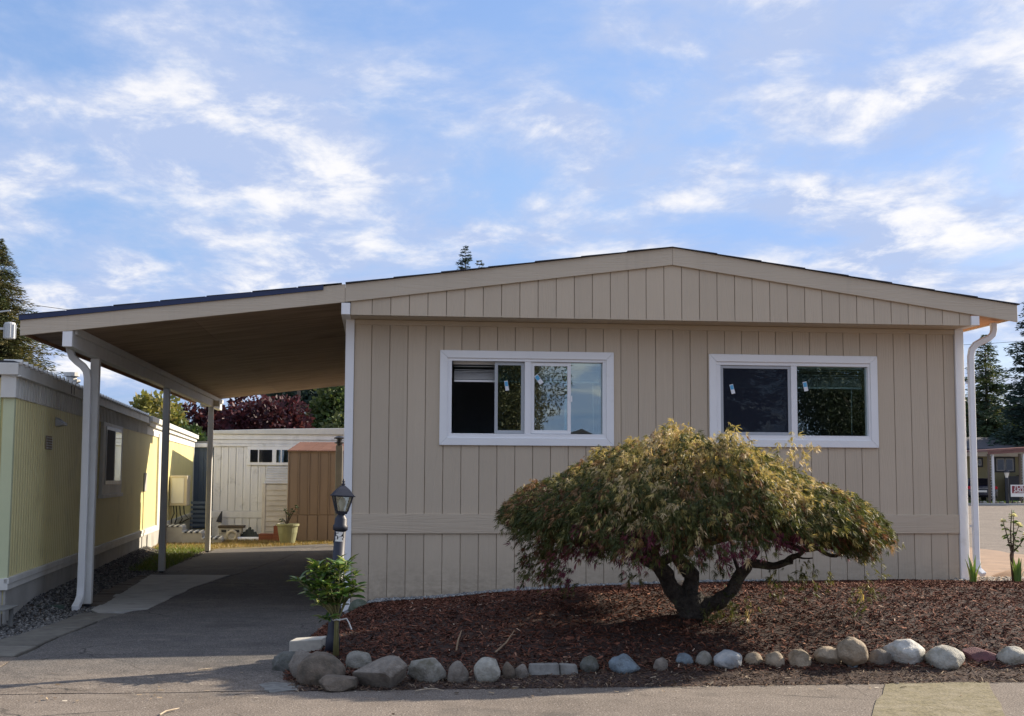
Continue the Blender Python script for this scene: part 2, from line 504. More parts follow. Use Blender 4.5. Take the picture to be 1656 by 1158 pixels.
M['old_white'] = pbr('weathered_white_metal', (0.66, 0.65, 0.60), (0.56, 0.55, 0.50), 3, 0.55, stretch=(1, 1, 0.3), c3=(0.36, 0.34, 0.29), c3scale=2.2, c3lo=0.6, c3hi=0.8)
M['skirt'] = pbr('skirting_panel', (0.40, 0.39, 0.36), (0.32, 0.31, 0.28), 2.5, 0.7, c3=(0.22, 0.21, 0.18), c3scale=1.8)
M['beige_box'] = pbr('beige_cabinet', (0.50, 0.45, 0.34), (0.46, 0.41, 0.31), 4, 0.5)
M['black_rubber'] = pbr('black_cable', (0.02, 0.02, 0.02), rough=0.6)
M['blue'] = pbr('slate_blue_siding', (0.09, 0.125, 0.18), (0.075, 0.105, 0.155), 2, 0.6)
M['greywhite'] = pbr('trailer_grey_white', (0.80, 0.80, 0.79), (0.70, 0.70, 0.69), 2.5, 0.5, stretch=(2, 2, 0.3), c3=(0.37, 0.37, 0.36), c3scale=2.0, rnd=0.05)
M['cream'] = pbr('cream_lap_siding', (0.66, 0.62, 0.54), (0.58, 0.54, 0.47), 4, 0.6, rnd=0.05)
M['brown'] = pbr('brown_metal', (0.25, 0.175, 0.115), (0.21, 0.145, 0.095), 2, 0.5, stretch=(1, 1, 0.4), rnd=0.05)
M['red_roof'] = pbr('red_brown_metal_roof', (0.20, 0.105, 0.075), (0.155, 0.08, 0.058), 4, 0.85, spec=0.15, rnd=0.1)
M['pipe_grey'] = pbr('grey_flue', (0.20, 0.20, 0.185), (0.16, 0.16, 0.15), 4, 0.6)
M['pot'] = pbr('olive_pot', (0.27, 0.275, 0.155), (0.225, 0.23, 0.125), 5, 0.45)
M['orange_wood'] = pbr('stained_wood_box', (0.27, 0.085, 0.035), (0.19, 0.06, 0.028), 6, 0.6, stretch=(.5, .5, 5))
M['block'] = pbr('concrete_block', (0.52, 0.49, 0.42), (0.42, 0.40, 0.35), 20, 0.9, 0.6, 90, 0.003)
M['bark'] = pbr('bark', (0.06, 0.045, 0.036), (0.03, 0.024, 0.02), 14, 0.9, 0.9, 45, 0.012, stretch=(1, 1, 0.4))
M['maple_bark'] = pbr('maple_bark', (0.06, 0.05, 0.04), (0.018, 0.015, 0.013), 22, 0.9, 1.0, 40, 0.03, c3=(0.10, 0.11, 0.06), c3scale=7)
M['leaf'] = leaf_mat('leaf', 0.26)
M['gloss_leaf'] = leaf_mat('glossy_leaf', 0.16, 0.28, 0.5)
M['needle'] = leaf_mat('needles', 0.12, 0.7, 0.2)
M['chip'] = leaf_mat('bark_chip', 0.0, 0.85, 0.15)
M['petal'] = leaf_mat('petal', 0.25, 0.6, 0.2)
M['bulb'] = pbr('frosted_bulb', (0.8, 0.78, 0.7), rough=0.25)
M['sign_white'] = pbr('sign_board', (0.78, 0.77, 0.74), rough=0.5)
M['sign_red'] = pbr('sign_maroon', (0.22, 0.02, 0.035), rough=0.5)
M['ink'] = pbr('black_ink', (0.01, 0.01, 0.012), rough=0.5)
M['sticker_blue'] = pbr('sticker_blue', (0.10, 0.40, 0.66), rough=0.5)
M['sticker_white'] = pbr('sticker_white', (0.80, 0.82, 0.84), rough=0.5)
M['car'] = pbr('dark_car_paint', (0.012, 0.014, 0.03), (0.016, 0.018, 0.036), 2, 0.18, spec=0.7)
M['car_glass'] = pbr('car_glass', (0.01, 0.012, 0.016), rough=0.06, spec=0.8)
M['lens_red'] = pbr('tail_lens', (0.5, 0.01, 0.03), rough=0.15)
M['tyre'] = pbr('tyre_rubber', (0.018, 0.018, 0.018), rough=0.8)
M['tan_wall'] = pbr('tan_wall', (0.36, 0.33, 0.19), (0.33, 0.30, 0.17), 2, 0.7)
M['maroon'] = pbr('maroon_metal', (0.20, 0.09, 0.075), (0.16, 0.07, 0.06), 3, 0.5)
M['pole_wood'] = pbr('utility_pole_wood', (0.15, 0.115, 0.085), (0.10, 0.08, 0.06), 6, 0.85, stretch=(4, 4, 0.3))
M['grey_tank'] = pbr('transformer_grey', (0.50, 0.52, 0.53), (0.42, 0.44, 0.45), 4, 0.45)
M['tie'] = pbr('plastic_tie', (0.75, 0.76, 0.74), rough=0.35)
M['stem'] = pbr('green_stem', (0.24, 0.22, 0.09), (0.18, 0.17, 0.07), 10, 0.6)
M['rose_stem'] = pbr('rose_stem', (0.12, 0.07, 0.045), (0.09, 0.06, 0.035), 10, 0.7)

# ------------------------------------------------------------------ ground, street, driveway
def sheet(name, poly, z, mat, kind='structure', jitter=0.0, step=0.25, seed=1, drop=0.03):
    """flat sheet with a thin rim; edges roughened when jitter > 0"""
    rd = random.Random(seed)
    pts = []
    n = len(poly)
    for i in range(n):
        a, b = poly[i], poly[(i+1) % n]
        L = math.hypot(b[0]-a[0], b[1]-a[1])
        k = max(1, int(L/step)) if jitter else 1
        for j in range(k):
            t = j/k
            w = jitter*math.sin(PI*t) if k > 1 else 0
            pts.append((a[0]+(b[0]-a[0])*t + rd.uniform(-w, w), a[1]+(b[1]-a[1])*t + rd.uniform(-w, w)))
    o = MB().prism(pts, 'z', z-drop, z).build(name, mat)
    return tag(o, kind=kind)

def lerp_table(x, xs, ys):
    return float(np.interp(x, xs, ys))
XL_Y = [-5.13, -4.6, -3.9, -2.9, -1.0, 0.2]
XL_X = [-0.50, -0.62, -0.66, -0.62, -0.42, -0.27]
KX = [-0.7, 0, .7, 1.75, 3, 6, 8, 9.6]
KW = [.08, .13, .17, .26, .31, .345, .33, .10]
KC = [.12, .21, .29, .385, .43, .44, .40, .12]
def sstep(t):
    t = min(1.0, max(0.0, t)); return t*t*(3-2*t)
def bed_z(x, y):
    zw = lerp_table(x, KX, KW); zc = lerp_table(x, KX, KC)
    if y < -2.3:
        z = zc*lerp_table(y, [-5.13, -4.75, -4.45, -3.9, -3.2, -2.3], [0, .07, .24, .54, .82, 1])
    elif y < 0:
        z = zc + (zw-zc)*sstep((y+2.3)/2.3)
    else:
        z = zw*(1-0.62*sstep(y/2.2))*(1-sstep((y-1.8)/3.5))
    xl = lerp_table(y, XL_Y, XL_X)
    z *= sstep((x-xl)/0.4)
    z *= 1-sstep((x-8.4)/2.0)
    z += 0.016*noise.noise(Vector((x*1.6, y*1.6, 3.3)))*sstep((y+5.0)/0.6)*sstep((x-xl)/0.5)
    return z

tag(MB().box(-400, 400, -400, 900, -0.30, -0.022).build('ground', M['dirt']), kind='structure')
sheet('street', [(-70, -70), (70, -70), (70, 56.6), (12.6, 56.6), (12.4, 12), (11.6, 6), (10.4, 1), (9.6, -5.12), (-0.62, -5.12), (-2.86, -5.12), (-2.86, -3.25), (-70, -3.25)], 0.0, M['asphalt'])
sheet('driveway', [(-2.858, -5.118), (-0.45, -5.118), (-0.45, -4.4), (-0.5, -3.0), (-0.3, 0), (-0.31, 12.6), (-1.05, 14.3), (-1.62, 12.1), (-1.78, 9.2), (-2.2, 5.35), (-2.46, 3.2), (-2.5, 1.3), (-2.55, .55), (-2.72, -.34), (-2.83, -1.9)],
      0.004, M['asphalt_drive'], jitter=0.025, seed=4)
sheet('concrete_strip', [(-2.9, .06), (-3.06, .42), (-3.2, 3.0), (-3.29, 5.55), (-2.1, 5.45), (-2.36, 3.25), (-2.42, 1.3), (-2.46, .5)], 0.0125, M['concrete'], jitter=0.02, seed=9)
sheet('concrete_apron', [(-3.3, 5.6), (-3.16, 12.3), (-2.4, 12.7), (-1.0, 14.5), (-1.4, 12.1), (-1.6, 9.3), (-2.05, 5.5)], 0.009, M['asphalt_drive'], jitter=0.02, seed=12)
sheet('side_yard', [(6.96, 0.2), (12.4, 0.2), (13.2, 14), (13.0, 30), (7.4, 30), (6.96, 12)], 0.006, M['tan_dirt'], jitter=0.15, step=0.8, seed=3)
sheet('back_yard', [(-9, 12.2), (7.5, 12.2), (8, 26), (-9, 26)], -0.008, M['lawn'])
sheet('far_verge', [(12.7, 56.65), (70, 56.65), (70, 75), (12.7, 75)], 0.10, M['lawn'], drop=0.13)
for i, (x0, x1) in enumerate(((12.7, 33.0), (33.02, 37.0), (37.02, 41.0), (41.02, 70))):
    tag(MB().box(x0, x1, 56.45, 56.65, -0.02, 0.12).build('kerb', M['concrete'], bevel=0.02), kind='structure')

# mulch bed surface
xs = np.linspace(-0.72, 10.6, 190); ys = np.linspace(-5.13, 5.2, 140)
vs = [(x, y, bed_z(x, y)+0.003) for y in ys for x in xs]
fs = []
nx = len(xs)
for j in range(len(ys)-1):
    for i in range(nx-1):
        xc, yc = (xs[i]+xs[i+1])/2, (ys[j]+ys[j+1])/2
        if yc > 0.05 and xc < 6.9:
            continue
        if xc < lerp_table(yc, XL_Y, XL_X)-0.03:
            continue
        fs.append((j*nx+i, j*nx+i+1, (j+1)*nx+i+1, (j+1)*nx+i))
me = bpy.data.meshes.new('garden_bed'); me.from_pydata(vs, [], fs)
me.polygons.foreach_set('use_smooth', [True]*len(fs))
for p in me.polygons:
    c = p.center
    p.material_index = 1 if (c.y > -0.55 and c.x > 6.75) else 0
me.materials.append(M['soil']); me.materials.append(M['tan_dirt'])
tag(link('garden_bed', me, None), kind='structure')

rng = np.random.default_rng(7)
def scatter_chips(name, n, xr, yr, lo, hi, pal, wts, mask=None, lift=0.004, wid=(0.16, 0.34), tilt=0.35, seed=1):
    g = np.random.default_rng(seed)
    x = g.uniform(*xr, n); y = g.uniform(*yr, n)
    keep = np.array([(x[i] > lerp_table(y[i], XL_Y, XL_X)+0.02) and (mask is None or mask(x[i], y[i])) for i in range(n)])
    x, y = x[keep], y[keep]; n = len(x)
    z = np.array([bed_z(a, b) for a, b in zip(x, y)]) + lift + g.uniform(0, 0.014, n)
    ang = g.uniform(0, 2*PI, n)
    D = np.stack([np.cos(ang), np.sin(ang), g.normal(0, tilt, n)], 1)
    L = lo + (hi-lo)*g.random(n)**2.2
    P = np.stack([x, y, z], 1) - unit(D)*L[:, None]*0.5
    D = unit(D)
    up = np.array([0, 0, 1.0]) + g.normal(0, 0.45, (n, 3))
    S = unit(np.cross(D, up))
    W = L*g.uniform(*wid, n)
    m1 = P+D*(L*0.12)[:, None]
    V = np.stack([P-S*W[:, None]*.3, P+S*W[:, None]*.4, P+D*L[:, None]+S*W[:, None]*.35, P+D*L[:, None]-S*W[:, None]*.4], 1)
    c = np.array(pal)[g.choice(len(pal), n, p=np.array(wts)/sum(wts))]*g.uniform(0.7, 1.35, (n, 1))
    return quads(name, V, M['chip'], None, c)
PAL = [(.13, .05, .031), (.085, .033, .022), (.19, .08, .05), (.04, .017, .012), (.29, .16, .105), (.48, .36, .27)]
tag(scatter_chips('bark_mulch', 150000, (-0.7, 8.6), (-4.72, -0.25), 0.012, 0.062, PAL, (34, 30, 20, 16, 4.5, .8),
                  mask=lambda a, b: a < 5.4 or b > -4.9, seed=11), 'dark red-brown shredded bark mulch covering the raised garden bed', 'mulch', kind='stuff')
tag(scatter_chips('dry_litter', 20000, (-0.55, 8.0), (-5.17, -4.42), 0.010, 0.05, [(.12, .075, .05), (.09, .055, .038), (.2, .15, .10), (.30, .24, .17)], (40, 35, 14, 5), seed=12),
    'dry brown litter and dirt between the border stones and the asphalt', 'litter', kind='stuff')

def pebbles(name, P, lo, hi, pal, seed, flat=0.6):
    g = np.random.default_rng(seed)
    n = len(P)
    base = np.array([(1, 0, 0), (0, 1, 0), (-1, 0, 0), (0, -1, 0), (0, 0, 1), (0, 0, -1)], float)
    tri = np.array([(0, 1, 4), (1, 2, 4), (2, 3, 4), (3, 0, 4), (1, 0, 5), (2, 1, 5), (3, 2, 5), (0, 3, 5)])
    V = base[None]*g.uniform(.6, 1.25, (n, 6, 1)) + g.normal(0, .12, (n, 6, 3))
    s = (lo+(hi-lo)*g.random(n)**2)[:, None, None]
    V = V*s
    V[:, :, 2] *= flat
    a = g.uniform(0, 2*PI, n); ca, sa = np.cos(a)[:, None], np.sin(a)[:, None]
    X = V[:, :, 0]*ca - V[:, :, 1]*sa; Yv = V[:, :, 0]*sa + V[:, :, 1]*ca
    V = np.stack([X, Yv, V[:, :, 2]], 2) + P[:, None, :]
    me = bpy.data.meshes.new(name)
    F = (tri[None]+np.arange(n)[:, None, None]*6).reshape(-1, 3)
    me.vertices.add(n*6); me.loops.add(len(F)*3); me.polygons.add(len(F))
    me.vertices.foreach_set('co', V.astype(np.float32).reshape(-1))
    me.loops.foreach_set('vertex_index', F.astype(np.int32).reshape(-1))
    me.polygons.foreach_set('loop_start', np.arange(0, len(F)*3, 3, dtype=np.int32))
    me.polygons.foreach_set('loop_total', np.full(len(F), 3, dtype=np.int32))
    me.update(calc_edges=True)
    at_ = me.color_attributes.new('col', 'FLOAT_COLOR', 'POINT')
    c = np.ones((n, 6, 4), dtype=np.float32)
    c[:, :, :3] = (np.array(pal)[g.integers(0, len(pal), n)]*g.uniform(.7, 1.3, (n, 1)))[:, None, :]
    at_.data.foreach_set('color', c.reshape(-1))
    return link(name, me, M['chip'])
def bed_points(n, xr, yr, g, f=None):
    x = g.uniform(*xr, n); y = g.uniform(*yr, n)
    if f is not None:
        k = np.array([f(a, b) for a, b in zip(x, y)]); x, y = x[k], y[k]
    return np.stack([x, y, np.array([bed_z(a, b) for a, b in zip(x, y)])+.008], 1)
g = np.random.default_rng(21)
GREY = [(.30, .31, .31), (.22, .23, .24), (.38, .38, .36), (.15, .155, .16)]
P = bed_points(5200, (-.24, 4.6), (-.50, -.02), g, lambda a, b: b > -.42+.10*math.sin(a*3)+(.10 if a > 1.2 else 0)+ (.12 if a > 3 else 0))
P[:, 2] += .012
tag(pebbles('wall_gravel', P, .010, .026, GREY, 5), 'strip of pale grey gravel along the foot of the tan house wall', 'gravel', kind='stuff')
P = bed_points(4200, (6.7, 9.3), (-.75, 2.2), g, lambda a, b: b > -.35-.12*math.sin(a*5) or a > 7.3)
tag(pebbles('corner_gravel', P, .010, .035, [(.34, .30, .24), (.24, .21, .18), (.42, .39, .34), (.16, .15, .14)], 6), 'loose tan gravel by the right corner of the house', 'gravel', kind='stuff')
YANG = math.radians(3.6)
YP0 = np.array([-3.69, -.1, 0.0])
def yl_x(y):            # x of the yellow home's long wall at y
    return YP0[0] - math.tan(YANG)*(y-YP0[1])
n = 15000
yy = g.uniform(-3.3, 11.5, n); xx = np.array([g.uniform(yl_x(y)-.02, -2.86 if y < -1 else -3.02) for y in yy])
keep = (yy > -1.2) | (xx < -3.16 + (yy+3.3)*-.03)
keep &= ~((yy > 1.0) & (xx > -3.42) & (yy < 5.7))
P = np.stack([xx, yy, np.full(n, -.006) + np.clip(.13-(xx-np.array([yl_x(y) for y in yy]))*.32, 0, .13)*np.clip((yy+.9)/1.5, 0, 1)], 1)[keep]
tag(pebbles('side_gravel', P, .010, .028, [(.17, .165, .155), (.11, .11, .105), (.24, .23, .21), (.07, .07, .07)], 8), 'dark crushed gravel between the driveway and the yellow home', 'gravel', kind='stuff')

# gravel berm under the pebbles on the yellow home's side
bm_ = MB()
for j in range(30):
    y0, y1 = -1.0+j*.43, -1.0+(j+1)*.43
    h0 = .125*min(1, max(0, (y0+.9)/1.5)); h1 = .125*min(1, max(0, (y1+.9)/1.5))
    bm_.add([(yl_x(y0)-.03, y0, h0-.02), (yl_x(y0)+.38, y0, -.021), (yl_x(y1)+.38, y1, -.021), (yl_x(y1)-.03, y1, h1-.02)], [(0, 1, 2, 3)])
tag(bm_.build('gravel_bank', M['dirt']), kind='structure')

# grass: dry lawn at the back and the green strip beside the second post
def grass(name, n, poly_fn, xr, yr, cols, label, lo=.03, hi=.09, seed=3, z=0.0):
    g = np.random.default_rng(seed)
    x = g.uniform(*xr, n); y = g.uniform(*yr, n)
    k = np.array([poly_fn(a, b) for a, b in zip(x, y)]); x, y = x[k], y[k]; n = len(x)
    P = np.stack([x, y, np.full(n, z-.005)], 1)
    D = np.stack([g.normal(0, .45, n), g.normal(0, .45, n), np.ones(n)], 1)
    V = blades(P, D, g.uniform(lo, hi, n), g.uniform(.006, .014, n), g)
    c = np.array(cols)[g.integers(0, len(cols), n)]*g.uniform(.75, 1.25, (n, 1))
    return tag(quads(name, V, M['leaf'], None, c), label, 'grass', kind='stuff')
grass('green_grass', 9000, lambda a, b: a < -3.24-.02*(b-7) and a > yl_x(b)+.2+.25*noise.noise(Vector((a*2, b, 1))), (-4.6, -3.1), (6.4, 13.6),
      [(.10, .16, .03), (.13, .19, .04), (.18, .19, .06)], 'short green grass strip beside the driveway under the carport posts', seed=4)
grass('dry_grass', 26000, lambda a, b: b > 12.75+(a+3.2)*.75 if a > -3.2 else b > 12.4, (-5.2, 0.4), (12.4, 16.9),
      [(.30, .22, .09), (.36, .27, .12), (.20, .17, .06), (.26, .18, .09)], 'dry straw-coloured lawn in front of the white trailer', seed=5, z=.0)
grass('verge_grass', 15000, lambda a, b: True, (31, 43), (58.6, 62), [(.07, .14, .03), (.09, .17, .04)], 'green lawn strip across the side street', .08, .16, 6, .1)

# pavers beside the driveway
pv = [[(-3.42, -3.22), (-2.90, -3.22), (-2.87, -2.62), (-3.35, -2.55)], [(-3.33, -2.52), (-2.87, -2.58), (-2.85, -1.98), (-3.28, -1.93)],
      [(-3.26, -1.90), (-2.85, -1.94), (-2.80, -1.30), (-3.20, -1.27)], [(-3.18, -1.24), (-2.79, -1.27), (-2.76, -.70), (-3.12, -.66)],
      [(-3.14, -.62), (-2.75, -.66), (-2.74, -.36), (-2.62, 0.02), (-3.10, .12)]]
pr_ = thing('paver_edging', 'row of old brown concrete pavers edging the driveway below the downspout', 'pavers', (-3.0, -1.6, 0))
for i, q in enumerate(pv):
    MB().prism(q, 'z', -.03, .012+.004*(i % 2)).build('paver', M['paver'], pr_, bevel=.008)
# old boards lying between the posts
pr_ = thing('plank_walk', 'weathered brown boards laid flat between the first two carport posts', 'boards', (-3.2, 3, 0))
for i in range(13):
    y0 = .98+i*.345
    xl = -3.40-(.004*i) + .02*math.sin(i*2.3)
    MB().box(xl, -3.055-.018*i if i < 12 else -3.28, y0, y0+.30, -.03, .016+.004*math.sin(i*1.7)).build('plank', M['wood_old'], pr_, bevel=.004)

# ------------------------------------------------------------------ the tan house
GS = 0.2032
WX0, WX1 = -0.195, 6.84
APX, APZ = 3.345, 4.08
SL_L, SL_R = 0.1344, 0.142
YG = -0.45
def rake_top(x):
    return APZ-SL_L*(APX-x) if x < APX else APZ-SL_R*(x-APX)
house = thing('tan_house', 'tan manufactured home with white corner trim and two wide white windows', 'house', (3.33, 6, 0))
WIN = [(0.769, 2.757, 1.858, 2.930), (3.874, 5.885, 1.862, 2.931)]
HOLE = [(a+.045, b-.045, c+.045, d-.045) for a, b, c, d in WIN]
# shell
sh = MB()
sh.box(-.285, -.20, .10, 12.3, 0, 3.25).box(6.85, 6.94, .10, 12.3, 0, 3.25).box(-.2, 6.85, 12.2, 12.3, 0, 3.25)
sh.build('side_wall', M['siding'], house)
bw = MB()
bw.box(-.285, 6.94, .014, .10, 0, HOLE[0][2]).box(-.285, 6.94, .014, .10, HOLE[0][3], 3.25)
for a, b in ((-.285, HOLE[0][0]), (HOLE[0][1], HOLE[1][0]), (HOLE[1][1], 6.94)):
    bw.box(a, b, .014, .10, HOLE[0][2], HOLE[0][3])
bw.build('wall_backing', M['recess'], house)
MB().box(-.2, 6.85, .1, 12.2, .55, .6).build('floor', M['carpet'], house)
MB().box(-.28, 6.93, .015, 12.29, 3.252, 3.262).build('room_ceiling', M['room'], house)
for x in (3.3,):
    MB().box(x, x+.1, .101, 4.2, .6, 3.25).build('partition', M['room'], house)
MB().box(-.198, 6.848, 4.2, 4.3, .6, 3.25).build('partition', M['room'], house)
# siding boards
edges = [WX0] + [i*GS for i in range(0, 34)] + [WX1]
gap = 0.0030
for i in range(len(edges)-1):
    x0, x1 = edges[i]+gap, edges[i+1]-gap
    # above the band, cut round the windows
    holes = [h for h in HOLE if x0 < h[1] and x1 > h[0]]
    if not holes:
        MB().box(x0, x1, 0, .0135, 1.08, 3.25).build('siding_board', M['siding'], house, bevel=.003)
    else:
        h = holes[0]
        a, b = max(x0, h[0]), min(x1, h[1])
        if a > x0:
            poly = [(x0, 1.08), (x1, 1.08), (x1, h[2]), (a, h[2]), (a, h[3]), (x1, h[3]), (x1, 3.25), (x0, 3.25)]
            MB().prism(poly, 'y', 0, .0135).build('siding_board', M['siding'], house)
        elif b < x1:
            poly = [(x1, 1.08), (x1, 3.25), (x0, 3.25), (x0, h[3]), (b, h[3]), (b, h[2]), (x0, h[2]), (x0, 1.08)]
            MB().prism(poly, 'y', 0, .0135).build('siding_board', M['siding'], house)
        else:
            MB().box(a, b, 0, .0135, 1.08, h[2]).build('siding_board', M['siding'], house, bevel=.003)
            MB().box(a, b, 0, .0135, h[3], 3.25).build('siding_board', M['siding'], house, bevel=.003)
    MB().box(x0, x1, 0, .0135, .03, .885).build('siding_board', M['siding'], house, bevel=.003)
    # gable
    ga, gb = max(x0, -.235), min(x1, 6.835)
    if i == 0: ga = -.235+gap
    pts = [(ga, 3.258), (gb, 3.258), (gb, rake_top(gb)-.10)]
    if ga < APX < gb:
        pts.append((APX, APZ-.10))
    pts.append((ga, rake_top(ga)-.10))
    MB().prism(pts, 'y', YG, YG+.016).build('siding_board', M['siding'], house, bevel=.003)
MB().prism([(-.235, 3.259), (6.835, 3.259), (6.835, rake_top(6.835)-.09), (APX, APZ-.09), (-.235, rake_top(-.235)-.09)], 'y', YG+.018, YG+.05).build('gable_backing', M['recess'], house)
MB().box(WX0, WX1, -.02, .012, .872, 1.089).build('band_board', M['band'], house, bevel=.003)
MB().box(-.19, 6.84, -.022, .012, 3.205, 3.2615).build('frieze_board', M['fascia'], house, bevel=.003)
MB().box(-.33, 6.93, YG+.003, .05, 3.264, 3.274).build('gable_soffit', M['fascia'], house)
MB().box(-.292, -.195, -.030, .06, .02, 3.262).build('corner_trim', M['white'], house, bevel=.003)
MB().box(6.842, 6.948, -.030, .06, .02, 3.262).build('corner_trim', M['white'], house, bevel=.003)
# rake boards
TH = .197
def rake(name, x0, x1, mat, par, top, th=TH):
    MB().prism([(x0, top(x0)-th), (x1, top(x1)-th), (x1, top(x1)), (x0, top(x0))], 'y', YG-.032, YG-.005).build(name, mat, par, bevel=.003)
rake('rake_board', -.293, APX-.001, M['fascia'], house, rake_top)
rake('rake_board', APX+.001, 7.39, M['fascia'], house, rake_top)
# white beam ends under the eaves
MB().box(-.333, -.237, YG-.03, 12.2, 3.258, rake_top(-.33)-TH-.003).build('eave_beam', M['white'], house, bevel=.004)
MB().box(6.836, 6.932, YG-.03, 12.2, 3.262, rake_top(6.93)-TH-.003).build('eave_beam', M['white'], house, bevel=.004)
# roof deck and shingle courses
YB = 12.35
def slab(x0, x1, top, t0, t1, y0=YG-.05, y1=YB):
    return MB().prism([(x0, top(x0)+t0), (x1, top(x1)+t0), (x1, top(x1)+t1), (x0, top(x0)+t1)], 'y', y0, y1)
slab(-.292, APX-.001, rake_top, -.05, .001, YG+.03).build('roof_deck', M['plywood'], house)
slab(APX+.001, 7.385, rake_top, -.05, .001, YG+.03).build('roof_deck', M['plywood'], house)
def courses(par, x_low, x_high, top, n, sgn):
    for k in range(n):
        a = x_low+(x_high-x_low)*k/n; b = x_low+(x_high-x_low)*(k+1)/n + (x_high-x_low)/n*.12
        b = min(b, x_high) if x_high > x_low else max(b, x_high)
        jit = .006*math.sin(k*2.9+x_low)
        MB().prism([(a, top(a)+.003), (b, top(b)+.003), (b, top(b)+.007), (a, top(a)+.017)], 'y', YG-.062+jit, YB).build('shingle_course', M['shingle'], par)
courses(house, -.292, APX, rake_top, 7, 1)
courses(house, 7.41, APX, rake_top, 8, -1)
# right eave: raw wood soffit and fascia
MB().prism([(6.95, rake_top(6.95)-.150), (7.37, rake_top(7.37)-.155), (7.37, rake_top(7.37)-.14), (6.95, rake_top(6.95)-.135)], 'y', YG+.0, 12.2).build('eave_soffit', M['soffit'], house)
MB().box(7.365, 7.385, YG-.003, 12.2, rake_top(7.37)-.165, rake_top(7.37)-.02).build('eave_fascia', M['fascia'], house)
def downspout(par, path, hw=.034, hd=.028, ribs=True):
    o = MB().rect_tube(path, hw, hd).build('downspout', M['white'], par, bevel=.006)
    return o
ds = downspout(house, [(7.27, -.13, 3.34), (7.275, -.13, 3.26), (7.26, -.13, 3.20), (7.21, -.13, 3.155), (7.12, -.12, 3.115), (7.055, -.11, 3.08), (7.01, -.105, 3.02), (6.995, -.10, 2.94), (6.995, -.10, .58), (7.0, -.12, .47), (7.03, -.20, .41)])
for z in (2.62, .95):
    MB().box(6.94, 7.04, -.075, -.068, z, z+.025).build('strap', M['vinyl'], ds)

# windows
def window(par, W, inner, mull, kind):
    x0, x1, z0, z1 = W
    fx0, fx1, fz0, fz1 = inner
    fr = MB()
    e = .055
    fr.box(fx0-e, fx1+e, -.012, .075, fz0-e, fz0-.0).box(fx0-e, fx1+e, -.012, .075, fz1, fz1+e)
    fr.box(fx0-e, fx0, -.012, .075, fz0, fz1).box(fx1, fx1+e, -.012, .075, fz0, fz1)
    w = fr.build('window', M['vinyl'], par, bevel=.003)
    b = .086
    for q in ([(x0, z1), (x1, z1), (x1-b, z1-b), (x0+b, z1-b)], [(x0, z0), (x1, z0), (x1-b, z0+b), (x0+b, z0+b)],
              [(x0, z0+.0), (x0, z1), (x0+b, z1-b), (x0+b, z0+b)], [(x1, z0), (x1, z1), (x1-b, z1-b), (x1-b, z0+b)]):
        cx = sum(p[0] for p in q)/4; cz = sum(p[1] for p in q)/4
        q = [(p[0]+(cx-p[0])*.0008, p[1]+(cz-p[1])*.002) for p in q]
        MB().prism(q, 'y', -.032, -.0005).build('casing_board', M['white'], w, bevel=.003)
    MB().box(mull[0], mull[1], -.006, .07, fz0, fz1).build('mullion', M['vinyl'], w, bevel=.003)
    return w
def sash(par, x0, x1, z0, z1, y, e, mat):
    m = MB()
    m.box(x0, x1, y, y+.024, z0, z0+e).box(x0, x1, y, y+.024, z1-e, z1).box(x0, x0+e, y, y+.024, z0+e, z1-e).box(x1-e, x1, y, y+.024, z0+e, z1-e)
    return m.build('sash', mat, par, bevel=.002)
def pane(par, x0, x1, z0, z1, y, mat=None):
    return MB().box(x0, x1, y, y+.004, z0, z1).build('pane', mat or M['glass'], par)
def blind(par, x0, x1, ztop, zbot):
    m = MB()
    m.box(x0, x1, .135, .185, ztop-.05, ztop)
    n = 11
    for k in range(n):
        z = ztop-.075-(ztop-.075-zbot-.03)*(k/(n-1))**.55
        m.hexa([(x0+.01, .130, z), (x1-.01, .130, z), (x1-.01, .178, z+.006), (x0+.01, .178, z+.006),
                (x0+.01, .130, z+.003), (x1-.01, .130, z+.003), (x1-.01, .178, z+.009), (x0+.01, .178, z+.009)])
    m.box(x0+.01, x1-.01, .130, .175, zbot, zbot+.022)
    return m.build('blind', M['blind'], par)
def sticker(par, x, z, w, h, ang, y):
    c, s = math.cos(ang), math.sin(ang)
    def R(a, b): return (x+a*c-b*s, z+a*s+b*c)
    o = MB().prism([R(-w, -h), R(w, -h), R(w, h), R(-w, h)], 'y', y, y+.0015).build('sticker', M['sticker_white'], par)
    MB().prism([R(-w*.85, -h*.1), R(w*.85, -h*.1), R(w*.85, h*.85), R(-w*.85, h*.85)], 'y', y-.001, y-.0002).build('sticker_print', M['sticker_blue'], par)
    return o
M['mesh'] = (lambda: (lambda m, t, b, out: (
    t.nodes.remove(b) or
    (lambda tr, df, mx: (setattr(tr.inputs[0], 'default_value', (1, 1, 1, 1)), setattr(df.inputs[0], 'default_value', (.03, .035, .05, 1)),
     setattr(mx.inputs[0], 'default_value', .52), t.links.new(tr.outputs[0], mx.inputs[1]), t.links.new(df.outputs[0], mx.inputs[2]),
     t.links.new(mx.outputs[0], out.inputs['Surface']), m)[-1])(t.nodes.new('ShaderNodeBsdfTransparent'), t.nodes.new('ShaderNodeBsdfDiffuse'), t.nodes.new('ShaderNodeMixShader'))
    ))(*nodes_of('insect_mesh')))()

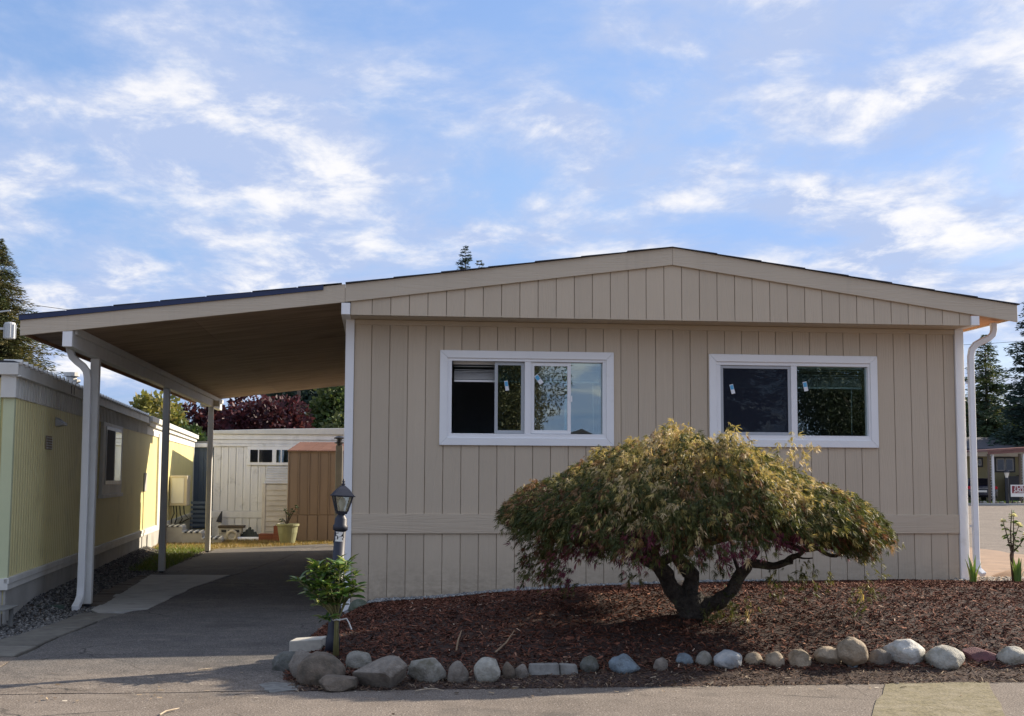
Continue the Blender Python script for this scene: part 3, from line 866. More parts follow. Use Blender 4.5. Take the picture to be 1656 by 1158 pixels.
IN1 = (.905, 2.632, 1.992, 2.812)
w1 = window(house, WIN[0], IN1, (1.735, 1.806), 0)
w1['label'] = 'wide white slider window nearer the carport with its left half open'
s1 = sash(w1, 1.395, 1.734, 1.996, 2.808, .030, .036, M['screen'])
pane(w1, 1.432, 1.70, 2.03, 2.775, .040)
pane(w1, 1.40, 1.733, 2.0, 2.806, .060)
s2 = sash(w1, 1.807, 2.268, 1.996, 2.808, .018, .040, M['vinyl'])
pane(w1, 1.848, 2.228, 2.036, 2.768, .028)
pane(w1, 2.20, 2.631, 1.994, 2.810, .052)
MB().box(2.262, 2.282, .004, .017, 2.36, 2.43).build('latch', M['vinyl'], w1, bevel=.003)
blind(w1, .93, 1.72, 2.835, 2.585); blind(w1, 1.82, 2.62, 2.835, 2.585)
MB().tube([(2.54, .125, 2.58), (2.545, .125, 2.03)], .005, 6).build('wand', M['blind'], w1)
sticker(w1, 1.532, 2.539, .020, .056, .16, .036); sticker(w1, 1.898, 2.614, .024, .058, .62, .024)
IN2 = (4.012, 5.775, 1.998, 2.806)
w2 = window(house, WIN[1], IN2, (4.85, 4.922), 1)
w2['label'] = 'wide white slider window farther from the carport with an insect screen'
sash(w2, 4.013, 4.849, 2.0, 2.804, .006, .034, M['screen'])
MB().box(4.045, 4.817, .012, .013, 2.032, 2.772).build('insect_screen', M['mesh'], w2)
pane(w2, 4.013, 4.849, 1.999, 2.805, .045)
pane(w2, 4.923, 5.774, 1.999, 2.805, .045)
blind(w2, 4.03, 4.84, 2.835, 2.555); blind(w2, 4.94, 5.76, 2.835, 2.555)
MB().tube([(5.624, .125, 2.56), (5.618, .125, 2.02)], .005, 6).build('wand', M['blind'], w2)
sticker(w2, 4.152, 2.529, .022, .055, .25, .0005); sticker(w2, 5.038, 2.573, .024, .056, .2, .040)

# ------------------------------------------------------------------ carport
port = thing('carport', 'attached carport with brown plywood ceiling, white beam and navy roof edge', 'carport', (-1.8, 6, 0))
CX0 = -3.70
def cp_top(x):
    return rake_top(-.293) - .1225*(-.293-x)
MB().prism([(CX0, cp_top(CX0)-.205), (-.295, cp_top(-.295)-.199), (-.295, cp_top(-.295)), (CX0, cp_top(CX0))], 'y', YG-.032, YG-.005).build('fascia', M['fascia'], port, bevel=.003)
de = MB().prism([(CX0-.012, cp_top(CX0)-.042), (-.53, cp_top(-.53)-.042), (-.53, cp_top(-.53)+.012), (CX0-.012, cp_top(CX0)+.012)], 'y', YG-.052, YG-.034).build('drip_edge', M['navy'], port, bevel=.002)
for k in range(7):
    a = CX0-.012+k*.485
    b = min(a+.47, -.293)
    MB().prism([(a, cp_top(a)+.0125), (b, cp_top(b)+.0125), (b, cp_top(b)+.015), (a, cp_top(a)+.022)], 'y', YG-.058+.006*math.sin(k*2.1), YB+.3).build('shingle_course', M['shingle'], port)
for i in range(2):
    for j in range(6):
        a, b = (-3.66, -1.97) if i == 0 else (-1.965, -.337)
        y0, y1 = YG-.003+j*2.13, YG-.003+(j+1)*2.13-.006
        MB().prism([(a, cp_top(a)-.165), (b, cp_top(b)-.165), (b, cp_top(b)-.150), (a, cp_top(a)-.150)], 'y', y0, y1).build('ceiling_panel', M['plywood'], port)
MB().prism([(CX0, cp_top(CX0)-.148), (-.30, cp_top(-.30)-.148), (-.30, cp_top(-.3)-.002), (CX0, cp_top(CX0)-.002)], 'y', YG+.0, YB+.28).build('roof_deck', M['shingle'], port)
MB().box(CX0, CX0+.02, YG-.004, YB+.25, cp_top(CX0)-.19, cp_top(CX0)-.149).build('eave_fascia', M['soffit'], port)
bmz = 2.862
bt = cp_top(-3.26)-.168
MB().box(-3.262, -3.163, YG-.22+.20, YB+.45, bmz, bt).build('beam', M['post'], port, bevel=.004)
MB().box(-3.161, -3.13, YG+.05, YB+.4, bt-.062, cp_top(-3.13)-.167).build('ledger', M['post'], port, bevel=.003)
MB().box(-3.262, -3.163, YG-.034, YG-.022, bmz, cp_top(-3.26)-.207).build('beam_cap', M['white'], port, bevel=.002)
for i, y in enumerate((.93, 6.06, 11.45)):
    p = MB().box(-3.262, -3.163, y-.05, y+.05, .03, bmz-.001).build('post', M['post'], port, bevel=.006)
    MB().box(-3.245, -3.18, y-.035, y+.035, .0, .032).build('post_base', M['dark'], p)
MB().box(-3.42, -3.05, 11.42, 11.48, bmz+.012, bmz+.13).build('cross_brace', M['white'], port, bevel=.004)
q = lambda x, y, Y=.80: tuple(at(x, y, Y))
dsp = MB().rect_tube([q(113, 553), q(113.5, 566), q(117, 577), q(125, 585), q(134, 592), q(140, 600), q(142, 612), q(136.5, 800), q(131, 950), q(129.5, 966, .78), q(126, 976, .68), q(121.5, 984, .52)], .040, .034).build('downspout', M['white'], port, bevel=.006)
MB().box(CX0-.10, CX0+.0, YG+.0, YB+.2, cp_top(CX0)-.16, cp_top(CX0)-.03).build('gutter', M['post'], port, bevel=.01) if False else None

# ------------------------------------------------------------------ japanese maple
def maple():
    g = np.random.default_rng(42)
    bx, by = 2.80, -3.42
    bz = bed_z(bx, by)
    t = thing('japanese_maple', 'low spreading laceleaf maple with drooping green and rust foliage on the mulch', 'tree', (bx, by, bz))
    YC = by
    TX = [1.10, 1.30, 1.62, 1.85, 2.08, 2.45, 2.77, 3.10, 3.43, 3.62, 4.05, 4.35, 4.58, 4.68]
    TZ = [1.26, 1.39, 1.52, 1.66, 1.81, 1.88, 1.89, 1.84, 1.68, 1.58, 1.51, 1.37, 1.20, 1.02]
    BX = [1.10, 1.30, 1.55, 1.80, 2.1, 2.6, 3.0, 3.5, 4.0, 4.4, 4.68]
    BZ = [1.18, 1.07, 1.02, 1.00, 0.95, 0.95, 1.06, 1.13, 1.10, 1.06, 1.03]
    RX = [1.10, 1.35, 1.8, 2.4, 2.9, 3.4, 3.8, 4.3, 4.68]
    RY = [0.15, 0.60, 0.95, 1.15, 1.12, 0.92, 0.76, 0.55, 0.15]
    n = 8200
    x = g.uniform(1.12, 4.66, n)
    v = g.uniform(-1, 1, n)
    v = np.sign(v)*np.abs(v)**0.85
    ry = np.interp(x, RX, RY)
    zt = np.interp(x, TX, TZ); zb = np.interp(x, BX, BZ)
    shell = (1-np.abs(v)**2.3)**0.62
    depth = g.random(n)**2.6                       # 0 on the outside of the crown
    lump = np.array([noise.noise(Vector((a*2.1, b*2.6, 7.7)))+.5*noise.noise(Vector((a*4.7, b*5.1, 2.2))) for a, b in zip(x, v*ry)])
    yc = YC + np.interp(x, [1.1, 2.6, 3.6, 4.6], [.05, 0, -.25, -.38])
    y = yc + v*ry*(1-0.10*depth)
    z = zb + (zt-zb)*shell*(1-0.75*depth) + lump*0.27*(zt-zb)/.8
    # layered tiers: push sprays towards a few horizontal shelves
    # main trunk and limbs
    tk = MB()
    def limb(pts, r0, r1):
        pts = [Vector(p) for p in pts]
        out = []
        for i in range(len(pts)-1):
            for k in range(4):
                f = k/4
                p = pts[i].lerp(pts[i+1], f)
                p += Vector((noise.noise(p*6), noise.noise(p*6+Vector((5, 0, 0))), noise.noise(p*6+Vector((0, 5, 0)))))*.045
                out.append(p)
        out.append(pts[-1])
        m = len(out)
        rr = [(r0+(r1-r0)*i/(m-1))*(1+.32*noise.noise(out[i]*11)) for i in range(m)]
        return out, rr
    def L(pts, r0, r1, n=9):
        o, r = limb(pts, r0, r1); tk.tube(o, r, n)
    B = (bx, by, bz-.05)
    L([B, (bx-.02, by, bz+.10), (bx-.05, by+.02, bz+.22)], .135, .095, 12)
    L([(bx-.03, by, bz+.08), (bx-.16, by+.02, bz+.24), (bx-.30, by-.02, bz+.44), (bx-.44, by-.06, bz+.62), (bx-.50, by-.1, bz+.9)], .085, .045)
    L([(bx-.02, by+.02, bz+.16), (bx+.02, by+.08, bz+.36), (bx-.12, by+.14, bz+.52), (bx-.1, by+.2, bz+.9), (bx, by+.2, bz+1.3)], .085, .03)
    L([(bx+.02, by-.02, bz+.06), (bx+.20, by-.05, bz+.13), (bx+.33, by-.08, bz+.22), (bx+.40, by-.10, bz+.38), (bx+.50, by-.10, bz+.475), (bx+.66, by-.1, bz+.46), (bx+.80, by-.12, bz+.47), (bx+.95, by-.1, bz+.56), (bx+1.1, by-.1, bz+.75)], .075, .014)
    L([(bx-.44, by-.06, bz+.60), (bx-.75, by-.2, bz+.78), (bx-1.15, by-.25, bz+.88), (bx-1.45, by-.2, bz+.86)], .04, .014)
    L([(bx-.3, by, bz+.46), (bx-.05, by-.15, bz+.62), (bx+.28, by-.25, bz+.69), (bx+.62, by-.28, bz+.70), (bx+.85, by-.25, bz+.60), (bx+1.02, by-.28, bz+.58), (bx+1.20, by-.25, bz+.54), (bx+1.4, by-.25, bz+.60)], .05, .010)
    L([(bx+.62, by-.28, bz+.70), (bx+.95, by-.2, bz+.70), (bx+1.2, by-.15, bz+.62), (bx+1.42, by-.1, bz+.58), (bx+1.58, by-.1, bz+.66), (bx+1.75, by-.1, bz+.72)], .036, .012)
    L([(bx+.28, by-.25, bz+.69), (bx+.6, by+.1, bz+.88), (bx+1.0, by+.2, bz+1.0)], .035, .012)
    L([(bx-.1, by+.2, bz+.9), (bx+.4, by+.3, bz+1.15), (bx+.8, by+.2, bz+1.15)], .03, .01)
    L([(bx-.5, by-.1, bz+.88), (bx-.8, by+.2, bz+1.1), (bx-1.1, by+.1, bz+1.1)], .03, .01)
    L([(bx-.5, by-.1, bz+.88), (bx-.3, by-.6, bz+1.05), (bx-.2, by-.8, bz+1.0)], .03, .01)
    for q0, q1, r0 in (((-.30, 0, .42), (-.75, .15, .70), .03), ((-.36, -.03, .5), (-.62, -.45, .72), .026), ((-.12, .12, .5), (.30, .35, .75), .028), ((.40, -.1, .38), (.22, -.35, .68), .024),
                       ((.50, -.1, .47), (.62, .25, .78), .024), ((.30, -.25, .68), (.75, -.5, .80), .022), ((-.05, -.12, .60), (-.25, -.55, .78), .022), ((.85, -.25, .60), (1.05, -.05, .80), .018),
                       ((.64, -.1, .46), (.98, -.3, .52), .02), ((-.2, .02, .3), (-.55, .3, .62), .026)):
        a_, b_ = Vector((bx, by, bz))+Vector(q0), Vector((bx, by, bz))+Vector(q1)
        sw = Vector((.10*math.sin(q0[0]*31), .08*math.cos(q1[0]*17), .05*math.sin(q1[1]*23)))
        L([a_, a_.lerp(b_, .35)+sw, a_.lerp(b_, .7)-sw*.6, b_], r0, .006, 7)
    tk.build('trunk', M['maple_bark'], t, smooth=True)
    sq = lambda q: np.where(q > 2.8, 2.8+(q-2.8)*.81, 2.8+(q-2.8)*.92)
    x = sq(x)
    # sprays of leaves
    C = np.stack([x, y, z], 1)
    ctr = np.array([2.75, YC, 1.0])
    out = C-ctr
    out[:, 2] *= 0.25
    out = unit(out)
    # fringe hanging below the rim
    nf = 900
    a = g.uniform(0, 2*PI, nf)
    fx = 2.88+1.74*np.cos(a)*g.uniform(.72, 1.0, nf)
    fry = np.interp(fx, RX, RY)
    fy = YC + np.interp(fx, [1.1, 2.6, 3.6, 4.6], [.05, 0, -.25, -.38]) + np.sin(a)*fry*g.uniform(.75, 1.0, nf)
    fz = np.interp(fx, BX, BZ) - g.uniform(-.05, .10, nf)
    drop = (np.abs(fx-1.42) < .22)                     # the long tail on the carport side
    fz[drop] -= g.random(drop.sum())**1.2*.36
    fz[(fx > 4.2)] -= g.random((fx > 4.2).sum())*.10
    keep = ~((fx > 3.15) & (fx < 4.0) & (fz < .93))
    fx, fy, fz = fx[keep], fy[keep], fz[keep]
    fx = sq(fx)
    Fp = np.stack([fx, fy, fz], 1)
    fo = unit((Fp-ctr)*np.array([1, 1, .2]))
    # a few low twigs
    ex = np.array([[bx+.18, by-.16, bz+.10], [bx+.34, by-.2, bz+.16], [bx-.62, by-.3, bz+.44], [bx+.9, by-.2, bz+.38], [bx+1.05, by-.2, bz+.36], [bx+1.45, by-.2, bz+.22], [bx+1.5, by-.25, bz+.3], [bx+.3, by+.1, bz+.45],
                   [bx+.12, by-.2, bz+.02], [bx+.75, by-.15, bz+.35], [3.62, YC, 1.70], [3.70, YC, 1.76], [3.78, YC, 1.73]])
    ex = np.repeat(ex, 7, 0) + g.normal(0, .06, (13*7, 3))
    eo = unit(g.normal(size=ex.shape)*np.array([1, 1, .3]))
    S_ = np.concatenate([C, Fp, ex]); O_ = np.concatenate([out, fo, eo])
    kind = np.concatenate([np.zeros(len(C)), np.ones(len(Fp)), np.full(len(ex), 2)])
    dep = np.concatenate([depth, np.zeros(len(Fp)), np.zeros(len(ex))])
    ns = len(S_)
    # colour of each spray
    GREEN = np.array([(.07, .085, .024), (.05, .065, .02), (.095, .105, .03), (.13, .13, .04)])
    GOLD = np.array([(.50, .40, .16), (.41, .345, .125), (.56, .44, .25)])
    RUST = np.array([(.25, .14, .065), (.34, .21, .11), (.18, .085, .045)])
    PURP = np.array([(.11, .02, .045), (.16, .035, .065), (.21, .06, .075)])
    def pick(A, m): return A[g.integers(0, len(A), m)]
    zone = np.array([noise.noise(Vector((p[0]*1.7+3, p[1]*1.7, p[2]*2.3))) for p in S_])
    hrel = (S_[:, 2]-.9)/1.05
    colr = pick(GREEN, ns)
    r = g.random(ns)
    pg = np.clip(-.12+.72*hrel+.9*zone+.28*np.clip((S_[:, 0]-3.2)/.6, 0, 1), .02, .8)  # own zone tone, plus gold on top and right: sunlight put into colour
    m = r < pg; colr[m] = pick(GOLD, m.sum())
    m = (g.random(ns) < np.clip(.16+.9*(-zone-.08)-.3*np.clip((S_[:, 0]-3.2)/.6, 0, 1), .05, .6)) & (kind < 2); colr[m] = pick(RUST, m.sum())
    low = (kind == 1) & (g.random(ns) < np.clip(.25+1.6*zone, .05, .75)); colr[low] = pick(PURP, low.sum())
    low = (kind == 0) & (hrel < .22) & (zone > .1) & (g.random(ns) < .4); colr[low] = pick(PURP, low.sum())
    # leaves along each spray
    per = 5
    k = np.arange(per)/per
    reach = g.uniform(.05, .14, ns)
    B0 = S_[:, None, :] + O_[:, None, :]*(reach[:, None]*k)[:, :, None] + np.array([0, 0, -1.0])*((reach[:, None]*1.0)*k**1.6)[:, :, None]
    B0 = B0 + g.normal(0, .022, B0.shape)
    B0 = B0.reshape(-1, 3)
    Dl = np.repeat(O_, per, 0)*.75 + np.array([0, 0, -.85]) + g.normal(0, .42, (ns*per, 3))
    Dl = unit(Dl)
    cl = np.repeat(colr, per, 0)*g.uniform(.75, 1.28, (ns*per, 1))
    # lobes of each leaf: fan of narrow blades
    nl = 7
    Sd = unit(np.cross(Dl, g.normal(size=Dl.shape)))
    fan = np.linspace(-1.15, 1.15, nl)
    size = g.uniform(.035, .085, ns*per)
    Dd = Dl[:, None, :]*np.cos(fan)[None, :, None] + Sd[:, None, :]*np.sin(fan)[None, :, None] + np.array([0, 0, -.18])
    Dd = unit(Dd + g.normal(0, .10, Dd.shape)).reshape(-1, 3)
    Ls = (size[:, None]*np.array([.5, .75, .92, 1.0, .92, .75, .5])[None]).reshape(-1)
    Pb = np.repeat(B0, nl, 0)
    V = blades(Pb, Dd, Ls, Ls*g.uniform(.085, .145, len(Ls)), g, .4, .04)
    quads('crown', V, M['leaf'], t, np.repeat(cl, nl, 0))
    tw = MB()
    hubs = [(bx-.5, by-.1, bz+.85), (bx-.1, by+.2, bz+.9), (bx+.62, by-.28, bz+.70), (bx-1.1, by-.22, bz+.86), (bx+1.2, by-.2, bz+.62), (bx+.5, by+.2, bz+1.0), (bx-.05, by-.15, bz+.66)]
    for i in g.choice(ns, 330, replace=False):
        e = S_[i]
        h0 = min(hubs, key=lambda q: np.linalg.norm(np.array(q)-e))
        mid_ = (np.array(h0)+e)/2 + np.array([0, 0, .10]) + g.normal(0, .04, 3)
        tw.tube([h0, tuple(mid_), tuple(e+np.array([0, 0, -.02]))], [.011, .006, .002], 4, False)
    tw.build('branchlets', M['maple_bark'], t)['kind'] = 'stuff'
    return t
maple()

# ------------------------------------------------------------------ border stones
def rock(px, py, w, h, label, col, style='round', seed=0, name='border_stone', z=None, depth=.85, sink=.24, tilt=0.0, group='stones edging the garden bed', P=None):
    if P is None:
        zz = 0.0
        for _ in range(8):
            P = on_ground(px, py, zz); zz = max(0.0, .5*zz+.5*bed_z(P[0], P[1])*.75)
        if z is not None:
            P = on_ground(px, py, z)
    s = px_per_m(P)
    W, H = w/s, h/s
    bm = bmesh.new()
    bmesh.ops.create_icosphere(bm, subdivisions=4 if w > 45 else 3, radius=1.0)
    rd = random.Random(seed*7+3)
    off = Vector((rd.uniform(-50, 50), rd.uniform(-50, 50), rd.uniform(-50, 50)))
    planes = []
    nfac = {'round': 2, 'rough': 9, 'angular': 12}[style]
    for _ in range(nfac):
        n_ = Vector((rd.gauss(0, 1), rd.gauss(0, 1), rd.gauss(0, .8))).normalized()
        planes.append((n_, {'round': rd.uniform(.86, .97), 'rough': rd.uniform(.68, .92), 'angular': rd.uniform(.55, .85)}[style]))
    amp = {'round': .11, 'rough': .15, 'angular': .10}[style]
    for v_ in bm.verts:
        d = v_.co.normalized()
        r = 1+amp*1.8*noise.noise(d*1.3+off) + amp*.6*noise.noise(d*3.4+off) + amp*.28*noise.noise(d*9+off) + amp*.14*noise.noise(d*21+off)
        p = d*r
        for n_, k in planes:
            e = p.dot(n_)-k
            if e > 0:
                p -= n_*e*(.75 if style == 'round' else .93)
        v_.co = p
    xs_ = [v_.co.x for v_ in bm.verts]; ys_ = [v_.co.y for v_ in bm.verts]; zs_ = [v_.co.z for v_ in bm.verts]
    sx, sy, sz = W/(max(xs_)-min(xs_)), W*depth/(max(ys_)-min(ys_)), H*(1+sink)/(max(zs_)-min(zs_))
    cx, cz = (max(xs_)+min(xs_))/2, min(zs_)
    for v_ in bm.verts:
        v_.co = Vector(((v_.co.x-cx)*sx, v_.co.y*sy, (v_.co.z-cz)*sz - H*sink))
    if tilt:
        bmesh.ops.rotate(bm, verts=bm.verts, cent=(0, 0, H*.5), matrix=Matrix.Rotation(tilt, 3, 'Y'))
    me = bpy.data.meshes.new(name); bm.to_mesh(me); bm.free()
    me.polygons.foreach_set('use_smooth', [style != 'angular']*len(me.polygons))
    c1, c2, c3 = col
    key = 'stone_%s' % '_'.join('%d' % int(v*100) for v in c1)
    if key not in M:
        M[key] = pbr(key, c1, c2, 24, .88, .9, 75, .010, c3=c3, c3scale=9, c3lo=.48, c3hi=.66)
    o = link(name, me, M[key])
    o.location = (P[0], P[1]+W*depth*.35, P[2])
    return tag(o, label, 'stone', group)
BROWN = ((.17, .135, .10), (.115, .09, .068), (.08, .068, .05))
GREYB = ((.23, .20, .165), (.17, .15, .125), (.12, .10, .08))
LGREY = ((.29, .275, .235), (.20, .19, .16), (.13, .12, .085))
PALE = ((.40, .385, .33), (.29, .28, .24), (.19, .18, .135))
BLUEG = ((.20, .25, .28), (.14, .18, .21), (.09, .10, .10))
TAN = ((.34, .275, .195), (.255, .205, .145), (.17, .135, .09))
REDD = ((.16, .065, .065), (.11, .048, .05), (.08, .04, .04))
DGREY = ((.15, .15, .135), (.10, .105, .095), (.07, .07, .05))
ROCKS = [
 (518, 1110, 80, 52, 'largest smooth brown boulder of the border, in front of the lamp post', BROWN, 'round'),
 (491, 1098, 52, 44, 'brown boulder tucked behind the left of the largest border boulder', GREYB, 'round'),
 (463, 1086, 50, 31, 'low dark boulder at the driveway end of the stone border', DGREY, 'rough'),
 (546, 1119, 64, 24, 'flat earth-brown stone lying in front of the largest boulder', BROWN, 'angular'),
 (580, 1085, 43, 31, 'round pale grey stone set back beside the lamp post', LGREY, 'round'),
 (614, 1115, 90, 50, 'wide angular brown-grey slab stone, second boulder from the lamp post', GREYB, 'angular'),
 (691, 1105, 64, 39, 'broad faceted grey stone with a chipped light face', LGREY, 'rough'),
 (741, 1105, 35, 35, 'upright mid-grey stone right of the broad faceted one', GREYB, 'rough'),
 (789, 1105, 44, 40, 'pale egg-shaped stone tapering downward in the shaded border', PALE, 'round'),
 (823, 1099, 21, 28, 'small upright brown stone right of the pale egg-shaped one', BROWN, 'rough'),
 (844, 1098, 25, 23, 'small grey wedge stone touching the broken concrete paver', GREYB, 'angular'),
 (955, 1091, 32, 29, 'dark grey-green stone just right of the broken concrete paver', DGREY, 'rough'),
 (1013, 1091, 53, 32, 'blue-grey trapezoid stone under the maple', BLUEG, 'rough'),
 (1070, 1088, 25, 24, 'small mottled grey stone right of the blue-grey trapezoid', GREYB, 'rough'),
 (1109, 1078, 30, 21, 'small oval pale blue-grey stone', BLUEG, 'round'),
 (1141, 1080, 29, 26, 'round beige-grey cobble between two bluish stones', LGREY, 'round'),
 (1181, 1085, 48, 32, 'large blue-grey stone with a bright white facet', ((.36, .38, .38), (.25, .28, .30), (.46, .45, .42)), 'rough'),
 (1221, 1079, 31, 23, 'small smooth tan cobble right of the white-faceted stone', TAN, 'round'),
 (1256, 1082, 32, 27, 'small leaning tan stone, second tan cobble in the row', TAN, 'round'),
 (1297, 1082, 35, 31, 'pointed tan stone with a split top', TAN, 'angular'),
 (1344, 1079, 46, 31, 'craggy tan and brown stone below the tilted egg-shaped one', TAN, 'rough'),
 (1387, 1071, 52, 37, 'smooth tan egg-shaped stone resting tilted on the stones beside it', TAN, 'round'),
 (1381, 1083, 18, 13, 'tiny blue-grey stone wedged under the tilted egg-shaped stone', BLUEG, 'round'),
 (1428, 1079, 39, 28, 'brown-grey triangular stone left of the big white rock', GREYB, 'rough'),
 (1472, 1078, 65, 42, 'big white craggy rock of the border', ((.52, .51, .47), (.42, .41, .37), (.28, .27, .22)), 'rough'),
 (1538, 1085, 66, 38, 'big smooth pale grey boulder right of the white craggy rock', PALE, 'round'),
 (1593, 1073, 55, 23, 'flat dark red stone of the border', REDD, 'angular'),
 (1645, 1078, 52, 31, 'pale grey boulder at the far right end of the border', PALE, 'round'),
]
for i, (px, py, w, h, lab, col, st) in enumerate(ROCKS):
    rock(px, py, w, h, lab, col, st, seed=i+1, tilt=(.35 if 'tilted on' in lab else 0), z=(.10 if 'tilted on' in lab else None))
rock(576, 993, 33, 22, 'mossy grey-green stone at the foot of the white corner trim', ((.15, .17, .13), (.10, .12, .09), (.08, .10, .05)), 'round', 77, P=np.array([-.10, -.55, .06]), group='stones by the house corner')
rock(556, 1002, 26, 16, 'smaller grey stone on the driveway side of the mossy corner stone', DGREY, 'round', 78, P=np.array([-.33, -1.05, .03]), group='stones by the house corner')
rock(1115, 950, 26, 12, 'tan stone half buried behind the maple trunk', TAN, 'round', 79, P=np.array([3.12, -1.75, bed_z(3.12, -1.75)]), group='stones behind the maple')
rock(1055, 950, 20, 9, 'reddish stone half buried behind the maple, left of the trunk', ((.30, .17, .12), (.24, .13, .09), (.2, .12, .09)), 'round', 80, P=np.array([2.62, -1.5, bed_z(2.62, -1.5)]), group='stones behind the maple')
# broken paver among the stones
pP = on_ground(894, 1098, .0)
pvt = thing('broken_paver', 'broken grey concrete paver standing on edge among the border stones', 'paver', (pP[0], pP[1], 0))
s_ = px_per_m(pP)
MB().hexa([(-.19, -.02, -.03), (.055, -.03, -.03), (.052, .06, -.03), (-.18, .07, -.03), (-.175, .02, .108), (.048, .01, .112), (.05, .09, .108), (-.17, .1, .104)]).build('paver_piece', M['paver_grey'], pvt, bevel=.008, local=True)
MB().hexa([(.062, -.03, -.03), (.20, -.025, -.03), (.20, .06, -.03), (.06, .06, -.03), (.056, .01, .110), (.185, .015, .10), (.188, .09, .098), (.058, .09, .106)]).build('paver_piece', M['paver_grey'], pvt, bevel=.008, local=True)
# block beside the lamp
cP = on_ground(497, 1047, .10)
o = MB().hexa([(-.145, -.05, 0), (.12, -.06, .0), (.16, .10, 0), (-.10, .11, 0), (-.145, -.05, .088), (.12, -.06, .105), (.16, .10, .112), (-.10, .11, .095)]).build('concrete_block', M['block'], bevel=.006)
o.location = (cP[0]+.0, cP[1], .07)
tag(o, 'cream concrete block lying beside the foot of the lamp post', 'block')
# concrete scrap and mossy pad on the street
sheet('concrete_patch', [tuple(on_ground(*p)[:2]) for p in ((418, 1108), (436, 1121), (480, 1117), (492, 1111), (470, 1106), (440, 1104))], .006, M['paver_grey'], drop=.02, jitter=.015, step=.06)
sheet('mossy_pad', [(3.05, -6.75), (3.83, -5.13), (4.62, -5.13), (3.95, -6.75), (3.62, -7.4), (2.75, -7.4)], .006, M['moss'], jitter=.02, seed=31, drop=.02)

# ------------------------------------------------------------------ lamp post
lx, ly = -.262, -3.80
lz = bed_z(lx, ly)
lamp = thing('lamp_post', 'short dark lamp post with a lantern and house number 54 by the driveway', 'lamp post', (lx, ly, lz))
lamp.rotation_euler = (0, math.radians(2.9), 0)
def LZ(z): return z-lz
MB().lathe([(.058, -.05), (.058, .10), (.050, .12), (.047, .13), (.047, LZ(1.07))], n=20).build('pole', M['iron'], lamp, smooth=True, local=True)
MB().lathe([(.050, LZ(1.065)), (.060, LZ(1.07)), (.060, LZ(1.105)), (.052, LZ(1.115)), (.051, LZ(1.16)), (.040, LZ(1.175)), (.028, LZ(1.195)), (.03, LZ(1.205))], n=20).build('collar', M['iron'], lamp, smooth=True, local=True)
def ring(r, z): return [(r*math.cos(PI/4+PI/2*k+.18), r*math.sin(PI/4+PI/2*k+.18), LZ(z)) for k in range(4)]
def frustum(m, r0, z0, r1, z1):
    a, b = ring(r0, z0), ring(r1, z1); m.hexa(a+b)
m = MB(); frustum(m, .055, 1.20, .063, 1.222)
cage = m.build('lantern_base', M['iron'], lamp, local=True)
ca, cb = ring(.060, 1.222), ring(.104, 1.345)
m = MB()
for k in range(4):
    m.tube([ca[k], cb[k]], .0065, 5)
    m.tube([cb[k], cb[(k+1) % 4]], .007, 5)
m.build('lantern_frame', M['iron'], lamp, local=True)
for k in range(4):
    a0, a1, b0, b1 = Vector(ca[k]), Vector(ca[(k+1) % 4]), Vector(cb[k]), Vector(cb[(k+1) % 4])
    nrm = ((a0+a1)/2 - Vector((0, 0, LZ(1.25)))); nrm.z = 0; nrm.normalize()
    e = nrm*.003
    MB().hexa([a0, a1, b1, b0, a0-e, a1-e, b1-e, b0-e]).build('lantern_pane', M['glass_plain'], lamp, local=True)
m = MB(); frustum(m, .128, 1.343, .128, 1.350); frustum(m, .120, 1.351, .062, 1.405); frustum(m, .062, 1.405, .018, 1.432)
m.build('lantern_roof', M['iron'], lamp, local=True)
MB().lathe([(.010, LZ(1.43)), (.017, LZ(1.44)), (.008, LZ(1.452)), (.013, LZ(1.462)), (.004, LZ(1.485))], n=10).build('finial', M['iron'], lamp, smooth=True, local=True)
MB().lathe([(.018, LZ(1.222)), (.018, LZ(1.25)), (.030, LZ(1.275)), (.030, LZ(1.30)), (.018, LZ(1.325)), (.004, LZ(1.333))], n=12).build('bulb', M['bulb'], lamp, smooth=True, local=True)
# number plate wrapped on the post front
m = MB()
seg = 8
pa = [(-.80+1.40*i/seg) for i in range(seg+1)]
pts = []
for a in pa:
    for z in (LZ(.978), LZ(1.056)):
        pts.append((.0485*math.sin(a), -.0485*math.cos(a), z))
m.add(pts, [(2*i, 2*i+2, 2*i+3, 2*i+1) for i in range(seg)])
plate = m.build('number_plate', M['sign_white'], lamp, local=True)
def text_mesh(name, body, size, mat, parent, place, extrude=.0, local=True, align='CENTER'):
    cu = bpy.data.curves.new(name, 'FONT'); cu.body = body; cu.size = size; cu.align_x = align; cu.align_y = 'CENTER'
    cu.extrude = extrude; cu.resolution_u = 3; cu.offset = size*.012
    ob = bpy.data.objects.new(name+'_tmp', cu); COL.objects.link(ob)
    dg = bpy.context.evaluated_depsgraph_get()
    me = bpy.data.meshes.new_from_object(ob.evaluated_get(dg))
    bpy.data.objects.remove(ob, do_unlink=True)
    for v_ in me.vertices:
        v_.co = Vector(place(v_.co.x, v_.co.y))
    me.materials.clear()
    return link(name, me, mat, parent, not local)
text_mesh('number_54', '54', .088, M['ink'], plate, lambda u, v: (.0495*math.sin(-.10+u/.0485), -.0495*math.cos(-.10+u/.0485), LZ(1.017)+v))

